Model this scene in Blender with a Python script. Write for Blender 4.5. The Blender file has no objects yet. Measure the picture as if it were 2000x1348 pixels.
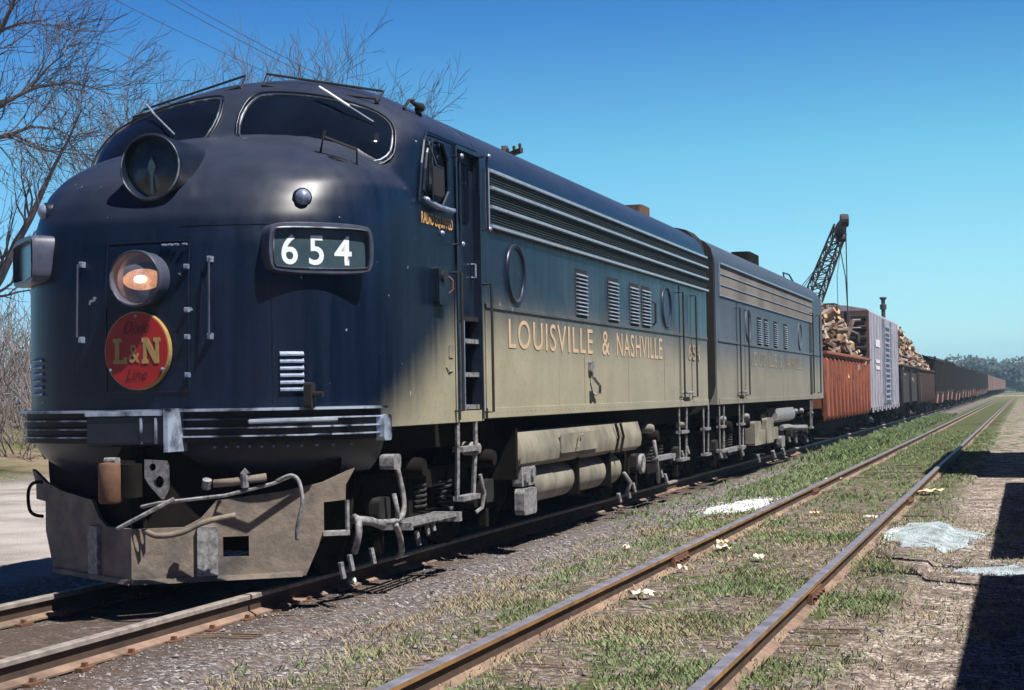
import bpy, math, random
import numpy as np
from mathutils import Vector, Matrix, noise
R = math.radians
random.seed(7); rng = np.random.default_rng(7)
sc = bpy.context.scene
col = sc.collection

# ------------------------------------------------------------------ camera
cam = bpy.data.cameras.new('camera'); camo = bpy.data.objects.new('camera', cam); col.objects.link(camo)
cx, cy, cz, yaw, pit, rol, foc = 6.248, -10.9031, 1.43, 0.3012, 0.0303, -0.0172, 3222.785
F = Vector((-math.sin(yaw)*math.cos(pit), math.cos(yaw)*math.cos(pit), math.sin(pit)))
Rt = F.cross(Vector((0, 0, 1))).normalized(); Up = Rt.cross(F)
R2 = Rt*math.cos(rol)+Up*math.sin(rol); U2 = -Rt*math.sin(rol)+Up*math.cos(rol)
mw = Matrix((R2, U2, -F)).transposed().to_4x4(); mw.translation = Vector((cx, cy, cz))
camo.matrix_world = mw
cam.sensor_width = 36; cam.lens = 36*foc/2000; cam.clip_start = .05; cam.clip_end = 6000
cam.dof.use_dof = False
sc.camera = camo

# ------------------------------------------------------------------ sky, sun, exposure
SUN = Vector((1, -.4, 1.84)).normalized()
elev = math.asin(SUN.z); az = math.atan2(SUN.x, SUN.y)
w = bpy.data.worlds.new('World'); sc.world = w; w.use_nodes = True
nt = w.node_tree; bg = nt.nodes['Background']
sky = nt.nodes.new('ShaderNodeTexSky'); sky.sky_type = 'NISHITA'; sky.sun_disc = False
sky.sun_elevation = elev; sky.sun_rotation = az
sky.air_density = 1.0; sky.dust_density = 0.0; sky.ozone_density = 3.0
# the old slide film's deep cyan-blue rendering of a clear sky: tint by elevation
tcw = nt.nodes.new('ShaderNodeTexCoord'); spw = nt.nodes.new('ShaderNodeSeparateXYZ'); nt.links.new(tcw.outputs['Generated'], spw.inputs[0])
rw = nt.nodes.new('ShaderNodeValToRGB'); nt.links.new(spw.outputs[2], rw.inputs[0]); er = rw.color_ramp.elements
stops = [(0, (.31, .62, .98)), (.034, (.50, .80, .97)), (.08, (.53, .86, .93)), (.141, (.42, .86, .88)), (.225, (.19, .54, .79)), (.40, (.05, .18, .40)), (1, (.03, .10, .26))]
while len(er) < len(stops): er.new(.5)
for e_, (p_, c_) in zip(er, stops): e_.position = p_; e_.color = (*c_, 1)
mw_ = nt.nodes.new('ShaderNodeMix'); mw_.data_type = 'RGBA'; mw_.blend_type = 'MULTIPLY'; mw_.inputs[0].default_value = 1
nt.links.new(sky.outputs[0], mw_.inputs[6]); nt.links.new(rw.outputs[0], mw_.inputs[7]); 
rx = nt.nodes.new('ShaderNodeMapRange'); rx.inputs[1].default_value = -.05; rx.inputs[2].default_value = -.6; nt.links.new(spw.outputs[0], rx.inputs[0])
mx_ = nt.nodes.new('ShaderNodeMix'); mx_.data_type = 'RGBA'; mx_.blend_type = 'MULTIPLY'; nt.links.new(rx.outputs[0], mx_.inputs[0]); nt.links.new(mw_.outputs[2], mx_.inputs[6]); mx_.inputs[7].default_value = (.72, .77, .94, 1)
ry = nt.nodes.new('ShaderNodeMapRange'); ry.inputs[1].default_value = .35; ry.inputs[2].default_value = -.35; nt.links.new(spw.outputs[1], ry.inputs[0])
my_ = nt.nodes.new('ShaderNodeMix'); my_.data_type = 'RGBA'; my_.blend_type = 'MULTIPLY'; nt.links.new(ry.outputs[0], my_.inputs[0]); nt.links.new(mx_.outputs[2], my_.inputs[6]); my_.inputs[7].default_value = (.16, .24, .42, 1)
nt.links.new(my_.outputs[2], bg.inputs[0])
bg.inputs[1].default_value = .10
sl = bpy.data.lights.new('sun', 'SUN'); sl.energy = 5.0; sl.angle = R(.5); sl.color = (1, .95, .86)
so = bpy.data.objects.new('sun', sl); col.objects.link(so)
so.rotation_euler = SUN.to_track_quat('Z', 'Y').to_euler(); so.location = (30, -10, 40)
sc.view_settings.view_transform = 'Standard'; sc.view_settings.look = 'None'
sc.view_settings.exposure = 0.66; sc.view_settings.gamma = 1
try: sc.cycles.max_bounces = 5
except Exception: pass

# ------------------------------------------------------------------ helpers
def tag(o, label=None, cat=None, group=None, kind=None):
    if label: o['label'] = label
    if cat: o['category'] = cat
    if group: o['group'] = group
    if kind: o['kind'] = kind
    return o
def empty(name, loc, label, cat, group=None):
    o = bpy.data.objects.new(name, None); col.objects.link(o); o.location = loc; o.empty_display_size = .3
    return tag(o, label, cat, group)
def V(*a): return Vector(a)
class MB:
    def __init__(s): s.v = []; s.f = []
    def add(s, v, f):
        n = len(s.v); s.v += [tuple(p) for p in v]; s.f += [tuple(i+n for i in q) for q in f]; return s
    def box(s, x0, x1, y0, y1, z0, z1, M=None):
        v = [Vector((x, y, z)) for x in (x0, x1) for y in (y0, y1) for z in (z0, z1)]
        if M: v = [M @ p for p in v]
        return s.add(v, [(0, 1, 3, 2), (4, 6, 7, 5), (0, 4, 5, 1), (2, 3, 7, 6), (0, 2, 6, 4), (1, 5, 7, 3)])
    def bev(s, x0, x1, y0, y1, z0, z1, b, axis='x', M=None, n=3):
        """box with its four edges along axis rounded"""
        def rr(a0, a1, c0, c1):
            P = []
            for (ca, cc, t0) in ((a1-b, c1-b, 0), (a0+b, c1-b, 90), (a0+b, c0+b, 180), (a1-b, c0+b, 270)):
                for k in range(n+1):
                    t = R(t0+90*k/n); P.append((ca+b*math.cos(t), cc+b*math.sin(t)))
            return P
        if axis == 'x': P = rr(y0, y1, z0, z1); L = [[V(x, p[0], p[1]) for p in P] for x in (x0, x1)]
        elif axis == 'y': P = rr(x0, x1, z0, z1); L = [[V(p[0], y, p[1]) for p in P] for y in (y0, y1)]
        else: P = rr(x0, x1, y0, y1); L = [[V(p[0], p[1], z) for p in P] for z in (z0, z1)]
        m = len(P); v = L[0]+L[1]
        if M: v = [M @ p for p in v]
        return s.add(v, [(i, (i+1) % m, m+(i+1) % m, m+i) for i in range(m)]+[tuple(range(m))[::-1], tuple(range(m, 2*m))])
    def tube(s, pts, r, n=6, cap=True):
        pts = [Vector(p) for p in pts]
        if n in (7, 8) and len(pts) >= 4 and not isinstance(r, (list, tuple)):
            P_ = [pts[0]]+pts+[pts[-1]]; q_ = []
            for i in range(1, len(P_)-2):
                a0, a1, a2, a3 = P_[i-1:i+3]
                for t in (0, .2, .4, .6, .8): q_.append(.5*((2*a1)+(a2-a0)*t+(2*a0-5*a1+4*a2-a3)*t*t+(3*a1-a0-3*a2+a3)*t**3))
            pts = q_+[pts[-1]]
        rs = r if isinstance(r, (list, tuple)) else [r]*len(pts)
        V_ = []; a = None
        for i, p in enumerate(pts):
            d = (pts[min(i+1, len(pts)-1)]-pts[max(i-1, 0)])
            if d.length < 1e-9: d = Vector((0, 0, 1))
            d.normalize()
            if a is None: a = d.orthogonal().normalized()
            else:
                a = a-d*a.dot(d)
                a = a.normalized() if a.length > 1e-6 else d.orthogonal().normalized()
            b = d.cross(a)
            V_ += [p+(a*math.cos(2*math.pi*k/n)+b*math.sin(2*math.pi*k/n))*rs[i] for k in range(n)]
        f = [(i*n+k, i*n+(k+1) % n, (i+1)*n+(k+1) % n, (i+1)*n+k) for i in range(len(pts)-1) for k in range(n)]
        if cap: f += [tuple(range(n))[::-1], tuple((len(pts)-1)*n+k for k in range(n))]
        return s.add(V_, f)
    def cyl(s, p0, p1, r, n=16): return s.tube([p0, p1], r, n)
    def lathe(s, prof, M, n=28, cap=False):
        """prof [(radius, height)] turned about local z, placed by M"""
        V_ = [M @ V(r*math.cos(2*math.pi*k/n), r*math.sin(2*math.pi*k/n), h) for r, h in prof for k in range(n)]
        f = [(i*n+k, i*n+(k+1) % n, (i+1)*n+(k+1) % n, (i+1)*n+k) for i in range(len(prof)-1) for k in range(n)]
        if cap: f += [tuple((len(prof)-1)*n+k for k in range(n))]
        return s.add(V_, f)
    def prism(s, poly, d, M):
        """2d polygon (local xy) given thickness d along local z"""
        m = len(poly)
        v = [M @ V(p[0], p[1], 0) for p in poly]+[M @ V(p[0], p[1], d) for p in poly]
        return s.add(v, [tuple(range(m))[::-1], tuple(range(m, 2*m))]+[(i, (i+1) % m, m+(i+1) % m, m+i) for i in range(m)])
    def build(s, name, m, parent=None, smooth=False, auto=None):
        me = bpy.data.meshes.new(name); me.from_pydata(s.v, [], s.f); me.validate()
        import bmesh
        b = bmesh.new(); b.from_mesh(me)
        bmesh.ops.recalc_face_normals(b, faces=b.faces); b.to_mesh(me); b.free()
        if smooth:
            me.polygons.foreach_set('use_smooth', [True]*len(me.polygons))
            if auto is not None: me.set_sharp_from_angle(angle=R(auto))
        me.materials.append(m)
        o = bpy.data.objects.new(name, me); col.objects.link(o)
        if parent: o.parent = parent
        return o
SIDE = Matrix(((0, 0, 1, 0), (1, 0, 0, 0), (0, 1, 0, 0), (0, 0, 0, 1)))      # local x->y, y->z, z->x
FRONT = Matrix(((1, 0, 0, 0), (0, 0, -1, 0), (0, 1, 0, 0), (0, 0, 0, 1)))     # local x->x, y->z, z->-y
def text(name, s, m, M, w=None, h=None, depth=.002, parent=None, bold=0, shear=0, space=1.0, centre=False):
    cu = bpy.data.curves.new(name, 'FONT'); cu.body = s; cu.size = 1; cu.extrude = 0; cu.offset = bold
    cu.shear = shear; cu.space_character = space; cu.resolution_u = 4
    tmp = bpy.data.objects.new('tmp', cu); col.objects.link(tmp)
    me = bpy.data.meshes.new_from_object(tmp.evaluated_get(bpy.context.evaluated_depsgraph_get()))
    bpy.data.objects.remove(tmp); bpy.data.curves.remove(cu)
    co = np.array([v.co[:] for v in me.vertices]); mn = co.min(0); mx = co.max(0)
    sx = w/(mx[0]-mn[0]) if w else 1; sy = h/(mx[1]-mn[1]) if h else sx
    if not w: sx = sy
    for v in me.vertices:
        x = (v.co.x-mn[0])*sx; y = (v.co.y-mn[1])*sy
        if centre: x -= (mx[0]-mn[0])*sx/2; y -= (mx[1]-mn[1])*sy/2
        v.co = M @ V(x, y, depth)
    me.name = name; me.materials.clear(); me.materials.append(m)
    o = bpy.data.objects.new(name, me); col.objects.link(o)
    if parent: o.parent = parent
    return o
def copy_tree(o, parent=None):
    c = o.copy(); col.objects.link(c)
    if parent: c.parent = parent
    for ch in list(o.children): copy_tree(ch, c)
    return c

# ------------------------------------------------------------------ materials
def base(name, rough=.6, metal=0., spec=.5):
    m = bpy.data.materials.new(name); m.use_nodes = True
    b = m.node_tree.nodes['Principled BSDF']; b.inputs['Roughness'].default_value = rough
    b.inputs['Metallic'].default_value = metal; b.inputs['Specular IOR Level'].default_value = spec
    return m, m.node_tree, b
def N(nt, t, **k):
    n = nt.nodes.new('ShaderNode'+t)
    for a, v in k.items(): setattr(n, a, v)
    return n
def noise_n(nt, scale, detail=6, vec=None, rough=.6):
    n = N(nt, 'TexNoise'); n.inputs['Scale'].default_value = scale; n.inputs['Detail'].default_value = detail
    n.inputs['Roughness'].default_value = rough
    if vec: nt.links.new(vec, n.inputs['Vector'])
    return n
def ramp(nt, fac, stops):
    r = N(nt, 'ValToRGB'); e = r.color_ramp.elements
    while len(e) < len(stops): e.new(.5)
    for i, (p, c) in enumerate(stops):
        e[i].position = p; e[i].color = (c[0], c[1], c[2], 1) if not isinstance(c, (int, float)) else (c, c, c, 1)
    nt.links.new(fac, r.inputs[0]); return r
def mix(nt, f, a, b, mode='MIX'):
    n = N(nt, 'Mix', data_type='RGBA', blend_type=mode)
    for i, v in ((0, f), (6, a), (7, b)):
        if isinstance(v, (int, float)): n.inputs[i].default_value = v
        elif isinstance(v, tuple): n.inputs[i].default_value = (*v, 1)
        else: nt.links.new(v, n.inputs[i])
    return n.outputs[2]
def math_n(nt, op, a, b=None, c=None, clamp=False):
    n = N(nt, 'Math', operation=op, use_clamp=clamp)
    for i, v in enumerate((a, b, c)):
        if v is None: continue
        if isinstance(v, (int, float)): n.inputs[i].default_value = v
        else: nt.links.new(v, n.inputs[i])
    return n.outputs[0]
def smoothstep(nt, v, a, b):
    n = N(nt, 'MapRange', interpolation_type='SMOOTHSTEP'); nt.links.new(v, n.inputs[0])
    n.inputs[1].default_value = a; n.inputs[2].default_value = b; return n.outputs[0]
def bump(nt, b, h, strength=.3, dist=.02):
    n = N(nt, 'Bump'); n.inputs['Strength'].default_value = strength; n.inputs['Distance'].default_value = dist
    nt.links.new(h, n.inputs['Height']); nt.links.new(n.outputs[0], b.inputs['Normal'])
def pm(name, c, c2=None, rough=.6, metal=0., scale=6, bs=0., bd=.01, spec=.5, contrast=(.35, .65), coat=0.):
    m, nt, b = base(name, rough, metal, spec)
    tc = N(nt, 'TexCoord').outputs['Object']
    n = noise_n(nt, scale, 8, tc)
    c2 = c2 or tuple(x*.7 for x in c)
    r = ramp(nt, n.outputs[0], [(contrast[0], c), (contrast[1], c2)])
    nt.links.new(r.outputs[0], b.inputs['Base Color'])
    if bs: bump(nt, b, noise_n(nt, scale*4, 6, tc).outputs[0], bs, bd)
    if coat: b.inputs['Coat Weight'].default_value = coat
    return m

def paint(name, upper, mid, slate, khaki, front=True, rough=.4):
    """faded locomotive paint: dark top, cream lower band with grime between"""
    m, nt, b = base(name, rough, 0, .4)
    tc = N(nt, 'TexCoord').outputs['Object']
    sp = N(nt, 'SeparateXYZ'); nt.links.new(tc, sp.inputs[0]); X, Y, Z = sp.outputs
    mp = N(nt, 'Mapping'); mp.inputs['Scale'].default_value = (5, 5, .35); nt.links.new(tc, mp.inputs[0])
    streak = noise_n(nt, 1.6, 8, mp.outputs[0]).outputs[0]
    cloud = noise_n(nt, 1.3, 6, tc).outputs[0]
    fine = noise_n(nt, 30, 6, tc).outputs[0]
    if front:
        # diagonal edge of the cream paint on the nose flank, then level at the belt
        zt = math_n(nt, 'MULTIPLY_ADD', Y, .50, .86)
        back = smoothstep(nt, Y, 3.3, 3.5)
        ztb = N(nt, 'Mix', data_type='FLOAT'); nt.links.new(back, ztb.inputs[0]); nt.links.new(zt, ztb.inputs[2]); ztb.inputs[3].default_value = 2.3
        zt = ztb.outputs[0]
        side = smoothstep(nt, math_n(nt, 'ABSOLUTE', X), 1.40, 1.515)
    else:
        zt = None; side = None
    wob = math_n(nt, 'MULTIPLY_ADD', math_n(nt, 'SUBTRACT', streak, .5), .28, 0.)
    if front: d = math_n(nt, 'SUBTRACT', math_n(nt, 'ADD', zt, wob), Z)
    else: d = math_n(nt, 'SUBTRACT', math_n(nt, 'ADD', wob, 2.2), Z)
    kf = smoothstep(nt, d, -.18, .60)
    if side: kf = math_n(nt, 'MULTIPLY', kf, side)
    up = mix(nt, smoothstep(nt, streak, .38, .8), upper, mid)
    # mid flank below the louvre band is greyer, more so towards the rear
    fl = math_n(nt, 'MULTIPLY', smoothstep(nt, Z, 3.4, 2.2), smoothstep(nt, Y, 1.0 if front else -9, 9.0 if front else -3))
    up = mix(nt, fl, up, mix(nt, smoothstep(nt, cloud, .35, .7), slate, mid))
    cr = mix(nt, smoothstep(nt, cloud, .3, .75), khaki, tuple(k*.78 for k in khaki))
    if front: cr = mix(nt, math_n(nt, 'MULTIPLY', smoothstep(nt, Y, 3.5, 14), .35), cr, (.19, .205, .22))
    c = mix(nt, kf, up, cr)
    c = mix(nt, math_n(nt, 'MULTIPLY', smoothstep(nt, fine, .5, .8), .35), c, tuple((u*.4) for u in slate))
    chips = smoothstep(nt, noise_n(nt, 12, 3, tc, .5).outputs[0], .735, .755)
    c = mix(nt, math_n(nt, 'MULTIPLY', chips, .8), c, (.30, .36, .44))
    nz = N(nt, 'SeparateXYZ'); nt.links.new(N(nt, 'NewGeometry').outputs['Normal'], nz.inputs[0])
    up_tint = math_n(nt, 'MULTIPLY', smoothstep(nt, nz.outputs[2], .10, .85), math_n(nt, 'MULTIPLY_ADD', cloud, .7, .05))
    c = mix(nt, up_tint, c, (.070, .080, .118))  # upward-facing surfaces turn towards a greyish lavender blue
    nt.links.new(c, b.inputs['Base Color'])
    rr = math_n(nt, 'MULTIPLY_ADD', streak, .25, rough-.1)
    rr = math_n(nt, 'MULTIPLY_ADD', kf, .3, rr); nt.links.new(rr, b.inputs['Roughness'])
    bump(nt, b, noise_n(nt, 1.1, 2, tc).outputs[0], .08, .02)
    return m
KH = (.375, .345, .245)
M_ = {}
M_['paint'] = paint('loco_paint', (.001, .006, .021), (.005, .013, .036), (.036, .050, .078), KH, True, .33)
M_['paintB'] = paint('booster_paint', (.035, .052, .08), (.06, .085, .12), (.09, .115, .15), (.24, .235, .20), False, .55)
M_['navy'] = pm('navy_steel', (.003, .008, .020), (.012, .020, .040), .36, scale=5)
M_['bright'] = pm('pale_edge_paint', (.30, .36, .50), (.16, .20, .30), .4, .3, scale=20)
M_['silver'] = pm('silver_trim', (.45, .52, .62), (.30, .36, .45), .35, .4, scale=12)
M_['black'] = pm('black_steel', (.010, .009, .010), (.02, .018, .018), .7, scale=8)
M_['soot'] = pm('sooty_underframe', (.009, .008, .008), (.016, .013, .012), .95, scale=6, spec=.1)
M_['glass'] = pm('dark_glass', (.003, .005, .011), (.006, .010, .020), .03, scale=2, spec=.5)
M_['dustyglass'] = pm('dusty_lens', (.012, .024, .038), (.03, .05, .065), .12, scale=9)
M_['frame_grey'] = pm('pale_grey_step_paint', (.31, .31, .33), (.09, .09, .095), .6, scale=25)
M_['khaki'] = pm('cream_tank_paint', (.30, .275, .22), (.14, .13, .11), .7, scale=2.5, bs=.2)
M_['khaki_dirty'] = pm('stained_tank_paint', (.33, .31, .23), (.14, .13, .10), .75, scale=3, bs=.2)
M_['pilot'] = pm('worn_pilot_steel', (.25, .20, .16), (.085, .078, .075), .75, scale=3.2, bs=.5, bd=.02)
M_['gold'] = pm('faded_gold_lettering', (.62, .45, .29), (.42, .33, .23), .7, scale=10, contrast=(.4, .8))
M_['goldf'] = pm('very_faded_lettering', (.36, .28, .18), (.19, .185, .17), .8, scale=3, contrast=(.42, .58))
M_['orange'] = pm('orange_stencil', (.62, .33, .10), (.5, .3, .12), .7, scale=10)
M_['red'] = pm('emblem_red', (.36, .014, .014), (.26, .010, .012), .45, scale=5)
M_['emgold'] = pm('emblem_gold', (.38, .27, .10), (.28, .20, .08), .5, scale=14)
M_['dkred'] = pm('emblem_script', (.055, .008, .01), (.08, .01, .01), .5)
M_['nbglass'] = pm('number_board_glass', (.050, .085, .105), (.03, .055, .075), .25, scale=6)
M_['white'] = pm('white_numeral', (.80, .86, .88), (.7, .76, .8), .5)
M_['rust'] = pm('rust_brown_iron', (.16, .075, .04), (.09, .05, .035), .8, scale=10, bs=.3)
M_['rail_top'] = pm('polished_rail_head', (.27, .27, .34), (.16, .155, .19), .5, .3, scale=5)
M_['rail_dusty'] = pm('dusty_rail_head', (.36, .32, .30), (.20, .17, .16), .6, .1, scale=9)
M_['rail_side'] = pm('orange_rust_rail_side', (.33, .18, .06), (.16, .09, .05), .8, scale=3, bs=.3)
M_['rail_foot'] = pm('sunlit_rust_rail_foot', (.30, .20, .15), (.13, .09, .07), .9, scale=4, bs=.3)  # rust lightened to stand for sunlight on the foot
M_['rail_web'] = pm('shaded_rusty_rail_web', (.085, .052, .036), (.045, .03, .025), .85, scale=5, bs=.3)  # rust darkened to stand for the shade below the rail head
M_['tie'] = pm('weathered_tie_wood', (.17, .12, .085), (.075, .055, .045), .9, scale=7, bs=.6)
M_['wood_end'] = pm('fresh_cut_log_end', (.70, .47, .28), (.30, .17, .10), .8, scale=3)
M_['bark'] = pm('log_bark', (.42, .33, .28), (.045, .032, .028), .9, scale=2.2, bs=.5)
M_['gond_red'] = pm('red_oxide_gondola', (.32, .088, .045), (.17, .055, .035), .75, scale=3, bs=.3)
M_['gond_dark'] = pm('dark_brown_gondola', (.075, .035, .030), (.035, .02, .02), .8, scale=3)
M_['car_black'] = pm('black_hopper_paint', (.014, .012, .014), (.028, .02, .02), .8, scale=3)
M_['car_brown'] = pm('brown_boxcar_paint', (.14, .065, .06), (.09, .05, .05), .8, scale=1)
M_['pink'] = pm('dusty_pink_hopper_bottom', (.42, .24, .19), (.28, .16, .13), .8, scale=4)
M_['lav'] = pm('faded_silver_boxcar', (.40, .37, .44), (.24, .22, .27), .55, .1, scale=2, bs=.2)
M_['lavlt'] = pm('pale_stencil', (.66, .66, .72), (.55, .55, .6), .7, scale=8)
M_['crane'] = pm('crane_dark_steel', (.02, .022, .03), (.035, .03, .035), .7, scale=5)
M_['crossarm'] = pm('telegraph_wood', (.035, .025, .02), (.06, .045, .035), .9, scale=5)
M_['twig'] = pm('bare_twig_bark', (.075, .07, .085), (.12, .105, .12), .9, scale=3)
M_['trunkbark'] = pm('grey_trunk_bark', (.075, .06, .055), (.13, .105, .09), .95, scale=4, bs=.6)
M_['paper'] = pm('crumpled_paper', (.80, .76, .66), (.6, .55, .46), .9, scale=20)
M_['cream_rag'] = pm('cream_card', (.70, .58, .40), (.55, .44, .30), .9, scale=14)
M_['lime'] = pm('spilled_white_powder', (.62, .66, .70), (.36, .40, .44), .95, scale=5, bs=.6, bd=.03)
M_['lime'] = pm('spilled_white_powder', (.66, .70, .74), (.20, .18, .17), .95, scale=3.5, bs=.5, bd=.02, contrast=(.50, .70))
M_['limeg'] = pm('grey_blue_powder', (.36, .43, .48), (.17, .18, .19), .95, scale=4, bs=.5, bd=.02, contrast=(.45, .68))
M_['shed'] = pm('shed_boards', (.16, .11, .08), (.10, .07, .055), .9, scale=4, bs=.4)
M_['copper'] = pm('reflector_metal', (.36, .38, .46), (.16, .19, .27), .25, .85, scale=6)
m, nt_, b_ = base('headlamp_glow', .3); b_.inputs['Emission Color'].default_value = (1, .72, .42, 1); b_.inputs['Emission Strength'].default_value = 7
b_.inputs['Base Color'].default_value = (1, .8, .6, 1); M_['glow'] = m
M_['spring'] = pm('grimy_spring', (.045, .042, .04), (.015, .015, .015), .7, scale=20)
M_['worn_glint'] = pm('worn_glint_edge', (.012, .018, .035), (.40, .48, .62), .35, .2, scale=2.6, contrast=(.44, .56))  # worn navy edges, with sun glints on the ribs put into the colour
M_['faded'] = pm('sheen_navy_casting', (.085, .095, .145), (.03, .04, .07), .4, scale=4)  # navy made paler: sun sheen on the gloss put into the colour
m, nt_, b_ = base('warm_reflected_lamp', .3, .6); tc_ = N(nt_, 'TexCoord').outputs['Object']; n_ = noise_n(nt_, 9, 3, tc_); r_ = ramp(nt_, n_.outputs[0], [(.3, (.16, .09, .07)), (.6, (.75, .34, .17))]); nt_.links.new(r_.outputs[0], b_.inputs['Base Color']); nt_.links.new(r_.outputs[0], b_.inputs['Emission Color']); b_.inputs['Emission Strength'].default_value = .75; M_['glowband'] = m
M_['gasket'] = pm('worn_gasket', (.03, .04, .06), (.32, .37, .46), .4, .2, scale=3.5, contrast=(.53, .66))

# ================================================================== GROUND
GZ = -.19
def pile(x, y, cx_, cy_, rx, ry, h):
    d = ((x-cx_)/rx)**2+((y-cy_)/ry)**2
    return h*math.exp(-d*1.6)
def gz(x, y):
    n = noise.fractal(V(x*.9, y*.9, 0), 1.0, 2.0, 4)*.022
    n += noise.noise(V(x*.15, y*.15, 3))*.05*min(1, abs(x-2)/6)
    for c in (3.18, 4.69):
        d = abs(x-c)
        if d < .45: n *= .5; n -= .03*(1-d/.45)*0
    z = GZ+n
    if 2.4 < x < 5.4: z += .045                                           # right track is nearly buried
    if -1.6 < x < 1.6: z = max(z, -.160+n*.7)
    if x < -13: z += min(1, (-13-x)/10)*1.0+noise.noise(V(x*.2, y*.2, 9))*.25*min(1, (-13-x)/5)
    return z
def axis(segs):
    a = []
    for s0, s1, st in segs: a += list(np.arange(s0, s1, st))
    return np.array(a+[segs[-1][1]])
xs = axis([(-1000, -400, 300), (-400, -60, 25), (-60, -16, 2.2), (-16, -4, .3), (-4, 1, .09), (1, 6.6, .05), (6.6, 14, .4), (14, 60, 5), (60, 400, 40), (400, 1000, 300)])
ys = axis([(-300, -30, 30), (-30, -8, 2), (-8, -3, .3), (-3, 10, .055), (10, 22, .12), (22, 50, .5), (50, 150, 3), (150, 600, 15), (600, 1400, 200)])
nx, ny = len(xs), len(ys)
gv = [(float(x), float(y), gz(x, y)) for y in ys for x in xs]
gf = [(j*nx+i, j*nx+i+1, (j+1)*nx+i+1, (j+1)*nx+i) for j in range(ny-1) for i in range(nx-1)]
def ground_mat():
    m, nt, b = base('yard_ground', .95, 0, .15)
    g = N(nt, 'NewGeometry').outputs['Position']; sp = N(nt, 'SeparateXYZ'); nt.links.new(g, sp.inputs[0]); X, Y, Z = sp.outputs
    n1 = noise_n(nt, .55, 7, g).outputs[0]; n2 = noise_n(nt, 3.0, 7, g).outputs[0]; n3 = noise_n(nt, 16, 6, g).outputs[0]
    vo = N(nt, 'TexVoronoi'); vo.inputs['Scale'].default_value = 38; nt.links.new(g, vo.inputs['Vector'])
    stone = N(nt, 'SeparateColor'); nt.links.new(vo.outputs['Color'], stone.inputs[0])
    cinder = ramp(nt, stone.outputs[0], [(0, (.035, .030, .032)), (.5, (.125, .114, .118)), (.85, (.22, .20, .205)), (1, (.54, .52, .53))]).outputs[0]
    cinder = mix(nt, smoothstep(nt, n2, .35, .7), cinder, mix(nt, .55, cinder, (.15, .105, .085)))
    dirt = ramp(nt, n3, [(.3, (.055, .042, .036)), (.5, (.14, .11, .092)), (.68, (.38, .32, .29))]).outputs[0]
    grass = ramp(nt, n3, [(.3, (.035, .042, .020)), (.55, (.09, .105, .045)), (.75, (.19, .18, .10))]).outputs[0]
    gravel = ramp(nt, stone.outputs[1], [(0, (.07, .055, .05)), (.5, (.28, .225, .20)), (1, (.66, .57, .52))]).outputs[0]
    xj = math_n(nt, 'MULTIPLY_ADD', n1, 1.4, math_n(nt, 'ADD', X, -.7))
    # right of the train: cinders, then dirt and grass round the siding, then pale gravel
    c = mix(nt, smoothstep(nt, xj, 2.1, 2.8), cinder, dirt)
    gm = math_n(nt, 'MULTIPLY', smoothstep(nt, xj, 1.9, 2.7), smoothstep(nt, math_n(nt, 'ADD', math_n(nt, 'MULTIPLY', n2, 1.0), math_n(nt, 'MULTIPLY', smoothstep(nt, Y, 8, 45), .22)), .47, .60))
    c = mix(nt, gm, c, grass)
    gr = math_n(nt, 'MULTIPLY', smoothstep(nt, xj, 5.0, 5.6), smoothstep(nt, n2, .42, .56))
    c = mix(nt, gr, c, gravel)
    oil_shade = math_n(nt, 'MULTIPLY', smoothstep(nt, math_n(nt, 'ABSOLUTE', X), 1.5, .9), smoothstep(nt, n2, .2, .45))  # oily ballast, its colour also deepening the shade under the train
    c = mix(nt, math_n(nt, 'MULTIPLY', oil_shade, .8), c, (.075, .055, .045))
    # left of the train: pale dusty road, then rough bank
    rd = math_n(nt, 'MULTIPLY', smoothstep(nt, X, -2.2, -3.0), smoothstep(nt, xj, -14.5, -12.5))
    road = mix(nt, smoothstep(nt, n1, .35, .65), (.40, .37, .36), (.22, .195, .18))
    c = mix(nt, rd, c, road)
    bank = mix(nt, smoothstep(nt, n1, .42, .62), (.22, .17, .12), (.13, .14, .06))
    c = mix(nt, smoothstep(nt, xj, -13.0, -14.5), c, bank)
    # far field
    far = smoothstep(nt, Y, 120, 260)
    c = mix(nt, far, c, mix(nt, smoothstep(nt, n1, .4, .6), (.10, .13, .05), (.20, .17, .11)))
    nt.links.new(c, b.inputs['Base Color'])
    h = math_n(nt, 'ADD', math_n(nt, 'MULTIPLY', vo.outputs['Distance'], -.6), n3)
    bump(nt, b, h, .8, .03)
    return m
gm_ = bpy.data.meshes.new('ground'); gm_.from_pydata(gv, [], gf); gm_.polygons.foreach_set('use_smooth', [True]*len(gf)); gm_.materials.append(ground_mat())
go = bpy.data.objects.new('ground', gm_); col.objects.link(go); tag(go, kind='structure')

# road crossing far off
cr = MB()
NXC = 14
cr.add([(x, y, GZ+.10) for y in (262, 272) for x in np.linspace(-40, 40, NXC)], [(i, i+1, NXC+i+1, NXC+i) for i in range(NXC-1)])
o = cr.build('road', pm('pale_road', (.62, .56, .52), (.5, .45, .42), .9, scale=.5)); tag(o, kind='structure')

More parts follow.
